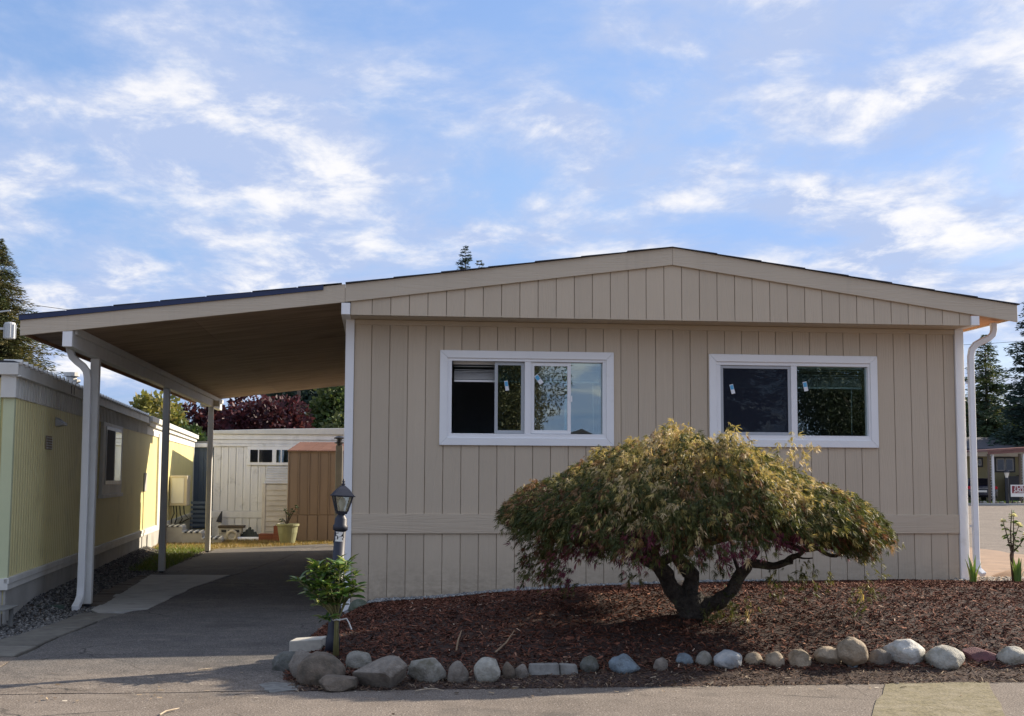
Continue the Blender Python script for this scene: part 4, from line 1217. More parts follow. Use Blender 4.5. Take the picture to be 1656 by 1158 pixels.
# ------------------------------------------------------------------ small broadleaf shrub tied by the lamp
def broad_leaf(P, D, L, W, roll, g):
    """one folded leaf of six quads"""
    D = D.normalized(); S = D.cross(Vector((0, 0, 1)))
    S = S.normalized() if S.length > .1 else Vector((1, 0, 0))
    N_ = S.cross(D)
    S, N_ = S*math.cos(roll)+N_*math.sin(roll), N_*math.cos(roll)-S*math.sin(roll)
    prof = [(0, .04), (.22, .62), (.5, 1.0), (.78, .72), (1.0, .02)]
    out = []
    for i in range(4):
        (t0, w0), (t1, w1) = prof[i], prof[i+1]
        c0 = P+D*L*t0+N_*(-.22*L*t0*t0); c1 = P+D*L*t1+N_*(-.22*L*t1*t1)
        for sg in (1, -1):
            e0 = c0+S*sg*W*.5*w0+N_*W*.16*w0; e1 = c1+S*sg*W*.5*w1+N_*W*.16*w1
            out.append([c0, c1, e1, e0] if sg > 0 else [c0, e0, e1, c1])
    return out
def shrub():
    rd = random.Random(5)
    bx, by = -.225, -4.0
    bz = bed_z(bx, by)
    t = thing('rhododendron', 'young broadleaf shrub with glossy green leaves tied in front of the lamp post', 'shrub', (bx, by, bz))
    tips = []
    while len(tips) < 30:
        d = Vector((rd.uniform(-1, 1), rd.uniform(-1, 1), rd.uniform(-1, 1)))
        if .35 < d.length < 1.0:
            tips.append((-.09+d.x*.25, .54+d.z*.30, d.y*.17-.03))
    st = MB(); V = []; C = []
    for i, (dx, dz, dy) in enumerate(tips):
        bse = Vector((bx+.02*math.sin(i*2), by+.02*math.cos(i*3), bz-.02))
        midp = Vector((bx+.012*math.sin(i), by-.02+.01*math.cos(i), bz+.27))
        tip = Vector((bx+dx, by+dy, bz+dz))
        q2 = midp.lerp(tip, .5)+Vector((0, 0, .03))
        st.tube([bse, midp, q2, tip], [.0075, .0065, .005, .0035], 6)
        nleaf = rd.randint(13, 19)
        a0 = rd.uniform(0, 6.28)
        young = rd.random() < .35
        for k in range(nleaf):
            a = a0+k*2.4
            el = rd.uniform(-.25, .75)
            D = Vector((math.cos(a)*math.cos(el), math.sin(a)*math.cos(el), math.sin(el)))
            D = (D+(tip-midp).normalized()*.35).normalized()
            P_ = tip-(tip-q2)*.75*rd.random()**1.5
            Lf = rd.uniform(.06, .145)
            for q_ in broad_leaf(P_, D, Lf, Lf*rd.uniform(.30, .44), rd.uniform(-.5, .5), rd):
                V.append([tuple(v_) for v_ in q_])
                base = (.26, .30, .06) if (young and k < 4) else rd.choice([(.06, .13, .03), (.09, .17, .035), (.13, .21, .05), (.045, .10, .03), (.18, .22, .06)])
                C.append(base)
    st.build('stem', M['stem'], t, smooth=True)
    quads('foliage', np.array(V), M['gloss_leaf'], t, np.array(C))
    tb = MB().tube([(bx+.03*math.cos(a), by-.02+.03*math.sin(a), bz+.285+.004*math.sin(3*a)) for a in np.linspace(0, 2*PI, 13)], .006, 5)
    tb.tube([(bx+.03, by-.03, bz+.285), (bx+.08, by-.04, bz+.295), (bx+.10, by-.04, bz+.26), (bx+.12, by-.04, bz+.21)], .006, 5)
    tb.build('plastic_tie', M['tie'], t)
shrub()

# ------------------------------------------------------------------ plants at the right corner
def iris(x, y, label, n, h, seed, group=None):
    g = np.random.default_rng(seed); z = bed_z(x, y)
    V = []; C = []
    for i in range(n):
        a = g.uniform(0, 6.28); lean = g.uniform(.05, .5); L = h*g.uniform(.55, 1.0); w = .016+.012*g.random()
        d = np.array([math.cos(a), math.sin(a)])
        b = np.array([x, y])+d*.03*g.random()
        s = np.array([-d[1], d[0]])
        c = [(.16, .26, .06), (.11, .20, .05), (.24, .30, .09)][g.integers(0, 3)]
        prev = None
        for t_ in np.linspace(0, 1, 5):
            ww = w*(1-t_**2.2)+.001
            p = b+d*L*lean*t_**1.7
            q_ = (np.array([*(p-s*ww), z+L*t_*(1-.2*lean*t_)]), np.array([*(p+s*ww), z+L*t_*(1-.2*lean*t_)]))
            if prev is not None:
                V.append([prev[0], prev[1], q_[1], q_[0]]); C.append(c)
            prev = q_
    t = thing('iris_clump', label, 'plant', (x, y, z), group=group)
    quads('blades', np.array(V), M['gloss_leaf'], t, np.array(C))
iris(6.52, -1.0, 'green iris clump beside the right downspout', 8, .34, 3, 'irises at the house corner')
iris(7.02, -1.0, 'green iris clump under the white rose', 13, .30, 4, 'irises at the house corner')
def rose():
    g = np.random.default_rng(9); rd = random.Random(9)
    x, y = 7.02, -.9; z = bed_z(x, y)
    t = thing('rose_bush', 'leggy white rose bush at the right edge of the garden bed', 'plant', (x, y, z))
    m = MB(); V = []; C = []; VP = []; CP = []
    tops = [(-.09, .66), (.04, .72), (.10, .62), (.17, .52), (.0, .80)]
    for i, (dx, dz) in enumerate(tops):
        k = Vector((x+.015*math.sin(i*2), y+.01*i, z+.3))
        tp = Vector((x+dx, y+.03*math.sin(i), z+dz))
        m.tube([(x, y, z-.03), k, k.lerp(tp, .5)+Vector((.03*math.sin(i*3), 0, 0)), tp], [.011, .009, .007, .004], 6)
        for k2 in range(20):
            P_ = k.lerp(tp, .25+.75*rd.random()); a = rd.uniform(0, 6.28)
            for q_ in broad_leaf(P_, Vector((math.cos(a), math.sin(a), rd.uniform(-.3, .5))), rd.uniform(.04, .065), .032, rd.uniform(-.6, .6), rd):
                V.append([tuple(v_) for v_ in q_]); C.append(rd.choice([(.06, .12, .03), (.10, .17, .05), (.13, .18, .05)]))
        if i < 4:
            for k2 in range(16):
                a = k2*2.4; el = .2+k2/16*1.1
                D = Vector((math.cos(a)*math.cos(el), math.sin(a)*math.cos(el), math.sin(el)))
                for q_ in broad_leaf(tp, D, .05, .045, rd.uniform(-.3, .3), rd):
                    VP.append([tuple(v_) for v_ in q_]); CP.append((.80, .78, .62))
    m.build('stem', M['rose_stem'], t, smooth=True)
    quads('foliage', np.array(V), M['leaf'], t, np.array(C))
    quads('blossoms', np.array(VP), M['petal'], t, np.array(CP))['kind'] = 'stuff'
rose()
# dirt mound behind the corner
mv = []; mf = []
for j in range(9):
    for i in range(28):
        a = 2*PI*i/28; r = j/8
        mv.append((8.35+.72*r*math.cos(a), 1.5+.8*r*math.sin(a), bed_z(8.35+.72*r*math.cos(a), 1.5+.8*r*math.sin(a))+.21*(1-sstep(r))+.03*noise.noise(Vector((a*2, r*4, 1)))-.012))
for j in range(8):
    for i in range(28):
        mf.append((j*28+i, j*28+(i+1) % 28, (j+1)*28+(i+1) % 28, (j+1)*28+i))
me = bpy.data.meshes.new('dirt_mound'); me.from_pydata(mv, [], mf); me.polygons.foreach_set('use_smooth', [True]*len(mf))
tag(link('dirt_mound', me, M['tan_dirt']), 'low heap of tan dirt beyond the right corner of the house', 'mound')

# ------------------------------------------------------------------ yellow home on the left
yh = thing('yellow_home', 'pale yellow ribbed metal mobile home along the left side of the carport', 'house', tuple(YP0), YANG)
S0, S1 = -.711, 23.2
def yb(name, x0, x1, s0, s1, z0, z1, mat, par=None, bevel=.004):
    return MB().box(x0, x1, s0, s1, z0, z1).build(name, mat, par or yh, bevel=bevel, local=True)
yb('body', -3.6, -.02, S0+.02, S1-.02, .1, 2.5, M['yellow'], bevel=0)
# ribbed siding sheets (mesh shared between sheets)
pw = 1.138
prof = []
nr = 9
for k in range(nr):
    a = pw*k/nr; w = pw/nr
    prof += [(a+.001, -.012), (a+w*.12, -.012), (a+w*.20, .0), (a+w*.86, .0), (a+w*.94, -.012)]
prof.append((pw-.002, -.012))
pm = bpy.data.meshes.new('siding_sheet')
vv = [(x, s, z) for z in (.458, 2.30) for s, x in prof]
np_ = len(prof)
pm.from_pydata(vv, [], [(i, i+1, np_+i+1, np_+i) for i in range(np_-1)])
pm.materials.append(M['yellow'])
for k in range(21):
    o = bpy.data.objects.new('siding_sheet', pm); COL.objects.link(o); o.parent = yh
    o.location = (0, S0+.02+k*pw, 0)
yb('corner_trim', -.10, .012, S0-.012, S0+.06, .44, 2.30, M['yellow_trim'])
yb('corner_trim', -.06, .016, S1-.10, S1+.01, .0, 2.42, M['old_white'])
for k in range(6):
    yb('end_panel', -.62-k*.5, -.125-k*.5, S0-.004, S0+.02, .46, 2.30, M['yellow_trim'])
yb('belt_trim', -.02, .030, S0-.03, S1, .400, .462, M['old_white'])
yb('belt_trim', -.02, .018, S0-.02, S1, .338, .398, M['old_white'])
yb('belt_trim', -3.6, .02, S0-.03, S0-.002, .338, .455, M['old_white'])
xs_p = [S0, 1.35, 3.2, 5.4, 7.8, 10.2, 12.8, 15.4, 18.0, 20.6, S1]
for a, b in zip(xs_p[:-1], xs_p[1:]):
    yb('skirting_panel', -.03, -.006, a+.012, b-.012, -.02, .337, M['skirt'])
yb('skirting_panel', -3.5, -.04, S0+.005, S0+.02, -.02, .337, M['skirt'])
yb('skirt_backing', -.09, -.035, S0+.03, S1-.1, -.02, .337, M['recess'], bevel=0)
# upper metal band with ribs, fascia and roof
m = MB(); m.box(-.03, .012, S0-.03, 11.2, 2.295, 2.52)
for k in range(78):
    s = S0+.05+k*.152
    m.box(.010, .024, s, s+.05, 2.30, 2.515)
m.build('metal_band', M['old_white'], yh, local=True)
yb('metal_band', -.12, .03, S0-.06, S0+.06, 2.29, 2.53, M['old_white'])
yb('roof_fascia', -.03, .052, S0-.09, 11.18, 2.522, 2.645, M['old_white'])
yb('roof_fascia', -3.6, .05, S0-.10, S0-.03, 2.522, 2.645, M['old_white'])
yb('roof_lip', -.03, .075, S0-.08, 11.18, 2.505, 2.520, M['old_white'])
for s in (2.35, 2.55, 3.3, 3.62):
    yb('fascia_strap', .0525, .056, s, s+.022, 2.50, 2.645, M['black_rubber'], bevel=0)
m = MB()
for k in range(44):
    s = S0-.05+k*.27
    m.tube([(-.10, s, 2.652), (.085, s, 2.652)], .030, 8)
m.build('roof_rib', M['old_white'], yh, local=True)['kind'] = 'stuff'
MB().prism([(-3.7, 2.648), (.07, 2.648), (.0, 2.668), (-1.8, 2.70), (-3.6, 2.668)], 'y', S0-.08, 11.2).build('roof', M['dark'], yh, local=True)
yb('porch_fascia', -.2, .02, 11.205, S1+.05, 2.30, 2.46, M['old_white'])
yb('porch_fascia', -.2, .07, 11.205, S1+.08, 2.462, 2.545, M['old_white'])
yb('porch_fascia', -3.7, .12, 11.205, S1+.12, 2.547, 2.655, M['old_white'])
# window in the long wall
wy = yb('window', .002, .05, 5.28, 7.45, 1.22, 2.295, M['old_white'])
yb('window_frame', .05, .062, 5.52, 7.22, 1.36, 2.24, M['steel'], wy)
yb('pane', .0625, .066, 5.58, 6.38, 1.42, 2.19, M['tyre'], wy, 0)
yb('pane', .0625, .066, 6.46, 7.16, 1.42, 2.19, M['glass_far'], wy, 0)
yb('blind', .0621, .0624, 6.46, 7.16, 1.42, 2.19, M['blind'], wy, 0)
yb('window_sill', .002, .075, 5.2, 7.5, 1.16, 1.218, M['old_white'], wy)
hood = MB().prism([(.0, 2.20), (.10, 2.13), (.10, 2.105), (.0, 2.09)], 'y', 1.62, 1.88).build('vent_hood', M['steel'], yh, local=True, bevel=.004)
lv = yb('louvre_vent', .0, .012, 1.07, 1.42, 1.80, 1.96, M['recess'])
for k in range(5):
    yb('louvre', .012, .024, 1.08, 1.41, 1.812+k*.03, 1.822+k*.03, M['old_white'], lv, 0)
yb('access_slot', .0, .014, 11.0, 11.5, 1.19, 1.55, M['skirt'])
yb('door_trim', .0, .04, 13.35, 13.62, .45, 2.38, M['old_white'])
yb('door_trim', .0, .04, 14.75, 14.9, .45, 2.38, M['old_white'])
yb('door', .0, .03, 13.63, 14.74, .46, 2.34, M['old_white'])
ac = yb('utility_cabinet', .02, .42, 16.1, 16.95, .80, 1.50, M['beige_box'], bevel=.015)
yb('cabinet_panel', .06, .34, 16.085, 16.099, .86, 1.44, M['old_white'], ac)
for i, (dx, dz) in enumerate(((.10, .32), (.16, .26), (.24, .22), (.33, .36))):
    MB().tube([(dx, 16.3, .80), (dx+.02, 16.28, .62), (dx-.03+.05*i, 16.26, .50), (dx*.6, 16.25, dz)], .014, 6).build('cable', M['black_rubber'], ac, local=True)
for (s, h, r, mt) in ((4.75, .34, .075, 'old_white'), (5.05, .26, .05, 'old_white'), (6.75, .26, .05, 'dark')):
    v_ = MB().lathe([(r, 2.64), (r, 2.64+h*.82), (r*1.5, 2.64+h*.84), (r*1.5, 2.64+h)], (-.35, s, 0), 12).build('roof_vent', M[mt], yh, local=True, smooth=False)

# steps to the yellow home's door
def yw(x, s, z):
    c, sn = math.cos(YANG), math.sin(YANG)
    return (YP0[0]+x*c-s*sn, YP0[1]+x*sn+s*c, z)
stp = thing('wooden_steps', 'white and black striped steps below the utility cabinet of the yellow home', 'steps', yw(.5, 15.2, 0), YANG)
for k, (x0, x1, z) in enumerate(((-.45, -.05, .40), (-.05, .38, .27), (.38, .80, .13))):
    fr = MB().box(x0, x1, -.55, .55, 0, z-.03).build('step', M['skirt'], stp, bevel=.004, local=True)
    for j in range(7):
        MB().box(x0-.01+j*(x1-x0)/7, x0+.03+j*(x1-x0)/7, -.57, .57, z-.028, z).build('tread_slat', M['old_white'] if j % 2 == 0 else M['dark'], fr, local=True)
# little grey bench and green board by the near corner
bP = at(10, 1000, -1.22)
bn = thing('utility_bench', 'low grey metal stand at the near corner of the yellow home', 'bench', (bP[0]-.06, bP[1], 0))
MB().box(-.22, .11, -.22, .25, .19, .205).build('stand_top', M['pipe_grey'], bn, bevel=.003, local=True)
for x, y in ((-.18, -.15), (.02, -.16), (-.18, .2), (.05, .2)):
    MB().tube([(x, y, 0), (x, y, .19)], .022, 8).build('leg', M['pipe_grey'], bn, local=True)
gP = on_ground(72, 984, .03)
o = MB().hexa([(-.26, -.08, 0), (.20, .05, 0), (.18, .14, 0), (-.28, .02, 0), (-.26, -.08, .05), (.20, .05, .05), (.18, .14, .05), (-.28, .02, .05)]).build('green_board', pbr('dark_green_paint', (.03, .055, .04), (.05, .07, .05), 8, .6), bevel=.004)
o.location = (gP[0], gP[1], .01); tag(o, 'dark green board lying on the gravel beside the yellow home', 'board')

# ------------------------------------------------------------------ blue-grey home behind the yellow one
bh = thing('blue_home', 'slate blue home seen between the yellow home and the carport post', 'house', (-5.2, 24, 0))
BY = 23.4
p0 = at(309, 800, BY)[0]; p1 = at(352, 800, BY)[0]
MB().box(p0-4, p1+.3, BY+.02, BY+6, .0, 2.42).build('body', M['blue'], bh)
zt_ = at(320, 718, BY)[2]
MB().box(p0-4, p1+.35, BY-.12, BY+.1, zt_-.1, zt_+.02).build('roof_edge', M['greywhite'], bh, bevel=.01)
MB().box(p0-4.1, p1+.4, BY-.1, BY+6.1, zt_+.021, zt_+.08).build('roof', M['pipe_grey'], bh)
for k in range(9):
    MB().box(p0-.5+k*.14, p0-.5+k*.14+.13, BY, BY+.018, .55, zt_-.1).build('siding_board', M['blue'], bh, bevel=.004)
for k in range(6):
    MB().box(p0-1, p1+.3, BY-.9, BY-.87, .08+k*.125, .15+k*.125).build('deck_rail', pbr('pale_blue_rail', (.20, .25, .33), (.16, .2, .27), 3, .6) if 'rail' not in M else M['rail'], bh, bevel=.003)

# ------------------------------------------------------------------ white trailer behind the carport
TY = 17.0
wtr = thing('white_trailer', 'weathered white trailer with a sliding window at the end of the driveway', 'trailer', (-1.5, 18, 0))
MB().box(-3.80, 3.5, TY+.03, TY+10, .1, 2.50).build('body', M['greywhite'], wtr)
for k in range(26):
    x0 = -3.83+k*.178
    hgt = 2.20
    m = MB()
    if -3.02 < x0 < -1.6:
        MB().box(x0+.004, x0+.172, TY+.005, TY+.028, .66, 1.74).build('wall_panel', M['greywhite'], wtr, bevel=.006)
    else:
        MB().box(x0+.004, x0+.172, TY+.005, TY+.028, .66, hgt).build('wall_panel', M['greywhite'], wtr, bevel=.006)
    MB().box(x0+.004, x0+.172, TY-.005, TY+.02, .05, .49).build('skirting_panel', M['greywhite'], wtr, bevel=.006)
    if x0 < -2.5:
        MB().box(x0+.018, x0+.045, TY-.004, TY+.004, 1.05+.1*math.sin(k*1.3), 2.18 if x0 < -3.05 else 1.70).build('rib', M['white'], wtr)
MB().box(-3.84, .8, TY-.015, TY+.02, .495, .655).build('belt_trim', M['greywhite'], wtr, bevel=.006)
for z0, z1, d in ((2.205, 2.27, .03), (2.275, 2.37, .018), (2.375, 2.50, .04)):
    MB().box(-3.86, .8, TY-d, TY+.02, z0, z1).build('roof_band', M['greywhite'], wtr, bevel=.008)
MB().prism([(-3.90, 2.503), (.9, 2.503), (.9, 2.70), (-2.2, 2.64), (-3.90, 2.585)], 'y', TY-.09, TY+10).build('roof', M['old_white'], wtr, bevel=.01)
MB().tube([(-3.90, TY-.02, .0), (-3.90, TY-.02, 2.5)], .03, 8).build('conduit', M['old_white'], wtr)
ww = MB().box(-3.03, -1.3, TY-.03, TY+.0, 1.76, 2.205).build('window', M['white'], wtr, bevel=.006)
for a, b in ((-2.96, -2.78), (-2.75, -2.44), (-2.34, -2.24), (-2.21, -1.9)):
    MB().box(a, b, TY-.036, TY-.031, 1.83, 2.13).build('pane', M['car_glass'] if a < -2.4 else M['glass_far'], ww)
# lap-sided lean-to on its front
lt = thing('lean_to', 'cream lap-sided lean-to box with a sloped lid against the white trailer', 'lean-to', (-2.2, 16.5, 0))
MB().prism([(TY-.01, .05), (TY-.01, 1.72), (16.36, 1.30), (16.36, .05)], 'x', -2.52, -1.5).build('body', M['cream'], lt)
for k in range(10):
    z = .08+k*.121
    MB().hexa([(-2.54, 16.33, z), (-1.5, 16.33, z), (-1.5, 16.355, z), (-2.54, 16.355, z), (-2.54, 16.345, z+.118), (-1.5, 16.345, z+.118), (-1.5, 16.356, z+.118), (-2.54, 16.356, z+.118)]).build('lap_board', M['cream'], lt)
for k in range(7):
    y0 = 16.34+k*.093; z0 = 1.305+k*.0605
    MB().hexa([(-2.55, y0, z0+.012), (-1.5, y0, z0+.012), (-1.5, y0+.10, z0+.062), (-2.55, y0+.10, z0+.062), (-2.55, y0, z0+.026), (-1.5, y0, z0+.026), (-1.5, y0+.10, z0+.072), (-2.55, y0+.10, z0+.072)]).build('lid_board', M['cream'], lt)
MB().box(-2.60, -2.521, 16.32, 16.37, .05, 1.33).build('corner_post', M['cream'], lt, bevel=.005)

# ------------------------------------------------------------------ brown metal shed
SY = 15.5
sd = thing('brown_shed', 'brown ribbed metal garden shed with a red-brown roof', 'shed', (-1.2, 16.2, 0))
MB().box(-1.93, .3, SY+.02, SY+1.4, .0, 2.08).build('body', M['brown'], sd)
for k in range(9):
    x0 = -1.95+k*.232
    MB().box(x0+.03, x0+.222, SY+.004, SY+.02, .62, 2.06).build('wall_panel', M['brown'], sd, bevel=.004)
    MB().box(x0+.004, x0+.222, SY-.006, SY+.018, .02, .60).build('wall_panel', M['brown'], sd, bevel=.004)
    MB().box(x0-.005, x0+.028, SY-.016, SY+.016, .61, 2.06).build('rib', M['brown'], sd, bevel=.005)
    xa, xb = -1.97+k*.232, -1.97+(k+1)*.232-.012
    sk = .24
    MB().hexa([(xa, SY-.05, 2.075), (xb, SY-.05, 2.075), (xb+sk, SY+.7, 2.29), (xa+sk, SY+.7, 2.29), (xa, SY-.05, 2.092), (xb, SY-.05, 2.092), (xb+sk, SY+.7, 2.307), (xa+sk, SY+.7, 2.307)]).build('roof_panel', M['red_roof'], sd)
MB().box(-1.965, .3, SY-.03, SY+.02, 2.055, 2.074).build('eave_rail', M['brown'], sd)
# flue pipe by the back of the house
fl = thing('flue_pipe', 'tall grey flue pipe with a black cap near the brown shed', 'pipe', (-.62, 13.4, 0))
fx = at(547.5, 800, 13.4)[0]
MB().box(fx-.075, fx+.075, 13.33, 13.48, 0, 2.16).build('pipe', M['pipe_grey'], fl, bevel=.01)
MB().lathe([(.06, 2.16), (.06, 2.20), (.105, 2.205), (.105, 2.235), (.06, 2.24), (.055, 2.30), (.12, 2.305), (.12, 2.33), (.05, 2.37)], (fx, 13.4, 0), 14).build('cap', M['dark'], fl)
# potted plant and odds and ends on the dry lawn
pt = thing('plant_pot', 'large olive-green plastic pot on the dry lawn', 'pot', (-1.86, 14.4, 0))
MB().lathe([(.15, 0), (.165, .02), (.205, .22), (.21, .24), (.225, .38), (.252, .385), (.256, .43), (.238, .435), (.225, .39), (.02, .38)], (-1.86, 14.4, .02), 24).build('bowl', M['pot'], pt, smooth=False)
MB().lathe([(.21, .0), (.21, .012)], (-1.86, 14.4, .39), 20).build('soil', M['soil'], pt)
pp = thing('pot_plant', 'small leggy dark plant growing in the olive-green pot', 'plant', (-1.86, 14.4, .44))
rd = random.Random(3); V = []; C = []
m = MB()
for tip in ((-.06, .32), (.10, .34), (.20, .40), (-.14, .12), (.02, .24)):
    tp = Vector((-1.86+tip[0], 14.4, .44+tip[1]))
    m.tube([(-1.88, 14.4, .42), Vector((-1.87, 14.4, .5)).lerp(tp, .5), tp], [.014, .011, .006], 6)
    for k in range(10):
        a = rd.uniform(0, 6.28)
        for q_ in broad_leaf(tp-Vector((0, 0, rd.uniform(0, .08))), Vector((math.cos(a), math.sin(a), rd.uniform(-.2, .8))), rd.uniform(.05, .09), .045, rd.uniform(-.6, .6), rd):
            V.append([tuple(v_) for v_ in q_]); C.append((.03, .06, .022))
m.build('stem', M['bark'], pp); quads('foliage', np.array(V), M['leaf'], pp, np.array(C))
def bxo(name, x, w, y, d, z0, h, mat, label, cat, bev=.006):
    o = MB().box(-w/2, w/2, -d/2, d/2, 0, h).build(name, mat, bevel=bev); o.location = (x, y, z0); return tag(o, label, cat)
cb_ = thing('cinder_block', 'pale cinder block with dark openings in front of the white trailer', 'block', (-3.28, 16.2, 0))
MB().box(-.26, .22, -.15, .15, 0, .16).build('lower_block', M['block'], cb_, bevel=.006, local=True)
MB().box(-.27, .25, -.16, .16, .161, .29).build('upper_block', M['block'], cb_, bevel=.006, local=True)
MB().box(-.29, .31, -.18, .18, .291, .35).build('cap_slab', M['wood_old'], cb_, bevel=.006, local=True)
for k in range(3):
    MB().box(-.21+k*.15, -.10+k*.15, -.165, -.1605, .19, .25).build('opening', M['dark'], cb_, local=True)
bxo('wooden_planter', -2.42, .38, 15.9, .3, 0, .17, M['orange_wood'], 'low reddish wooden box left of the taller one by the pot', 'box')
bxo('wooden_planter', -2.08, .36, 15.75, .3, 0, .36, M['orange_wood'], 'taller reddish wooden box beside the olive pot', 'box')
dp = MB()
for k in range(9):
    a = -.24+k*.06
    dp.hexa([(a-.06, -.1, 0), (a+.07, -.1, 0), (a+.07, .1, 0), (a-.06, .1, 0), (a-.03, -.04, .30-abs(a)*.9), (a+.03, -.04, .32-abs(a)*.9), (a+.03, .05, .30-abs(a)*.9), (a-.03, .05, .28-abs(a)*.9)])
o = dp.build('dark_tarp_pile', pbr('dark_tarp', (.03, .04, .035), (.045, .055, .05), 9, .7), bevel=.01); o.location = (-2.86, 16.2, 0); tag(o, 'dark crumpled tarp heap against the white trailer', 'tarp')
o = MB().tube([(-3.15, 15.9, .05), (-2.55, 15.88, .05)], .045, 10).build('white_pipe', M['vinyl']); tag(o, 'white plastic pipe lying on the dry lawn', 'pipe')
o = MB().tube([(-3.22+.10*math.cos(a), 15.82, .13+.10*math.sin(a)) for a in np.linspace(0, 2*PI, 17)], .035, 8).build('hose_coil', M['beige_box']); tag(o, 'tan coil of hose at the end of the white pipe', 'hose')
ub = thing('folded_umbrella', 'folded dark-topped umbrella leaning on the white trailer', 'umbrella', (-3.62, 16.7, 0))
MB().tube([(-3.62, 16.7, .0), (-3.60, 16.8, .42)], [.05, .03], 8).build('shaft', M['greywhite'], ub)
MB().tube([(-3.64, 16.78, .40), (-3.62, 16.8, .5), (-3.58, 16.82, .66)], [.07, .055, .01], 8).build('canopy', M['dark'], ub)

# ------------------------------------------------------------------ trees
def conifer(name, label, x, y, h, r, seed, cols, z0=.05, dens=1.0, droop=.35, up=.0, blade=(.30, .55), bw=.16, pw_=.85, group=None, base=0.0):
    g = np.random.default_rng(seed)
    t = thing(name, label, 'tree', (x, y, base), group=group)
    MB().tube([(x, y, base-.2), (x+.02*h*.1, y, base+h*.5), (x, y, base+h*.97)], [h*.018+.04, h*.011+.02, .01], 9).build('trunk', M['bark'], t)
    P = []; D = []; Ls = []; C = []
    br = MB()
    nw = int(26*dens*max(1, h/10))
    for i in range(nw):
        f = (i+g.random()*.6)/nw
        z = base+h*(z0+(1-z0)*f)
        R = r*(1-f)**pw_*(.75+.5*g.random())+.05
        nb = int(5+4*(1-f))
        for k in range(nb):
            a = g.uniform(0, 6.28)
            R2 = R*g.uniform(.6, 1.15)
            d = np.array([math.cos(a), math.sin(a), 0])
            npt = max(3, int(7*dens*R2/r+3))
            cc = np.array(cols)[g.integers(0, len(cols))]*g.uniform(.75, 1.3)
            for j in range(npt):
                u = (j+1)/npt
                p = np.array([x, y, z])+d*R2*u+np.array([0, 0, R2*(up*u-droop*u*u)])
                for _ in range(5):
                    a2 = a+g.normal(0, .75)
                    dd = np.array([math.cos(a2), math.sin(a2), -droop*.8+up*.6+g.normal(0, .28)])
                    P.append(p+g.normal(0, .04*R2+.02, 3)); D.append(dd); Ls.append(g.uniform(*blade)*(.45+.75*(1-f))); C.append(cc*g.uniform(.8, 1.2))
            if k % 2 == 0:
                br.tube([(x, y, z), tuple(np.array([x, y, z])+d*R2*.9+np.array([0, 0, R2*(up*.9-droop*.8)]))], [.02+.012*R2, .006], 4, False)
    br.build('branches', M['bark'], t)['kind'] = 'stuff'
    Ls = np.array(Ls)
    V = blades(np.array(P), np.array(D), Ls, Ls*bw*2, g, .45, .03)
    quads('crown', V, M['needle'], t, np.array(C))
    return t
def broadleaf(name, label, x, y, h, rx, seed, cols, z0=.3, n=7000, leaf=.22, ry=None, group=None, clumps=16):
    g = np.random.default_rng(seed)
    ry = ry or rx
    t = thing(name, label, 'tree', (x, y, 0), group=group)
    tk = MB().tube([(x, y, -.1), (x+.05, y, h*.25), (x-.05, y, h*.5)], [h*.03+.05, h*.025+.03, h*.015+.02], 9)
    cz = h*(z0+1)/2; rz = h*(1-z0)/2
    cs = []
    for k in range(clumps):
        d = unit(g.normal(size=3))*g.random()**.4*.72
        c = np.array([x+d[0]*rx, y+d[1]*ry, cz+d[2]*rz]); cs.append((c, g.uniform(.32, .52)))
        tk.tube([(x, y, h*.3), tuple((np.array([x, y, h*.42])+c)/2), tuple(c)], [h*.014+.015, h*.008+.01, .008], 5, False)
    tk.build('trunk', M['bark'], t)
    idx = g.integers(0, clumps, n)
    c = np.array([cs[i][0] for i in idx]); s = np.array([cs[i][1] for i in idx])
    d = unit(g.normal(size=(n, 3)))
    rr = s*g.random(n)**.35
    P = c+d*rr[:, None]*np.array([rx, ry, rz])
    tone = np.array([g.integers(0, len(cols)) for _ in range(clumps)])
    ci = np.where(g.random(n) < .6, tone[idx], g.integers(0, len(cols), n))
    C = np.array(cols)[ci]*g.uniform(.7, 1.3, (n, 1))
    Ls = g.uniform(.6, 1.3, n)*leaf
    V = blades(P, d+g.normal(0, .7, (n, 3))+np.array([0, 0, -.2]), Ls, Ls*.62, g, .45, .06)
    quads('crown', V, M['leaf'], t, C)
    return t
CED = [(.06, .075, .028), (.042, .055, .022), (.09, .095, .032), (.12, .105, .04)]
FIR = [(.030, .055, .045), (.024, .045, .04), (.04, .065, .045)]
p = at(2, 700, 30.0); conifer('cedar_tree', 'tall drooping cedar at the left edge behind the yellow home', p[0]-.3, 30, at(12, 386, 30)[2], 4.0, 3, CED, .04, 6.5, .40, .16, (.16, .36), .075, .95)
p = at(750, 700, 62); conifer('fir_tree', 'small dark fir top rising above the middle of the house roof', p[0], 62, at(750, 398, 62)[2], 2.6, 5, FIR, .1, 2.2, .15, .35, (.22, .42), .13, .8, 'trees behind the roof')
p = at(773, 700, 70); conifer('fir_tree', 'tiny pale conifer tip right of the dark fir above the roof', p[0], 70, at(773, 420, 70)[2], 2.0, 6, [(.10, .12, .09), (.08, .10, .08)], .1, 1.6, .2, .2, (.2, .4), .15, .7, 'trees behind the roof')
p = at(1597, 700, 72); conifer('hemlock_tree', 'layered drooping conifer just right of the house downspout', p[0], 72, at(1598, 540, 72)[2], 3.6, 8, [(.075, .11, .05), (.055, .085, .045), (.13, .15, .05), (.04, .065, .045)], .05, 2.2, .38, .3, (.3, .55), .13, .75, 'conifers across the side street')
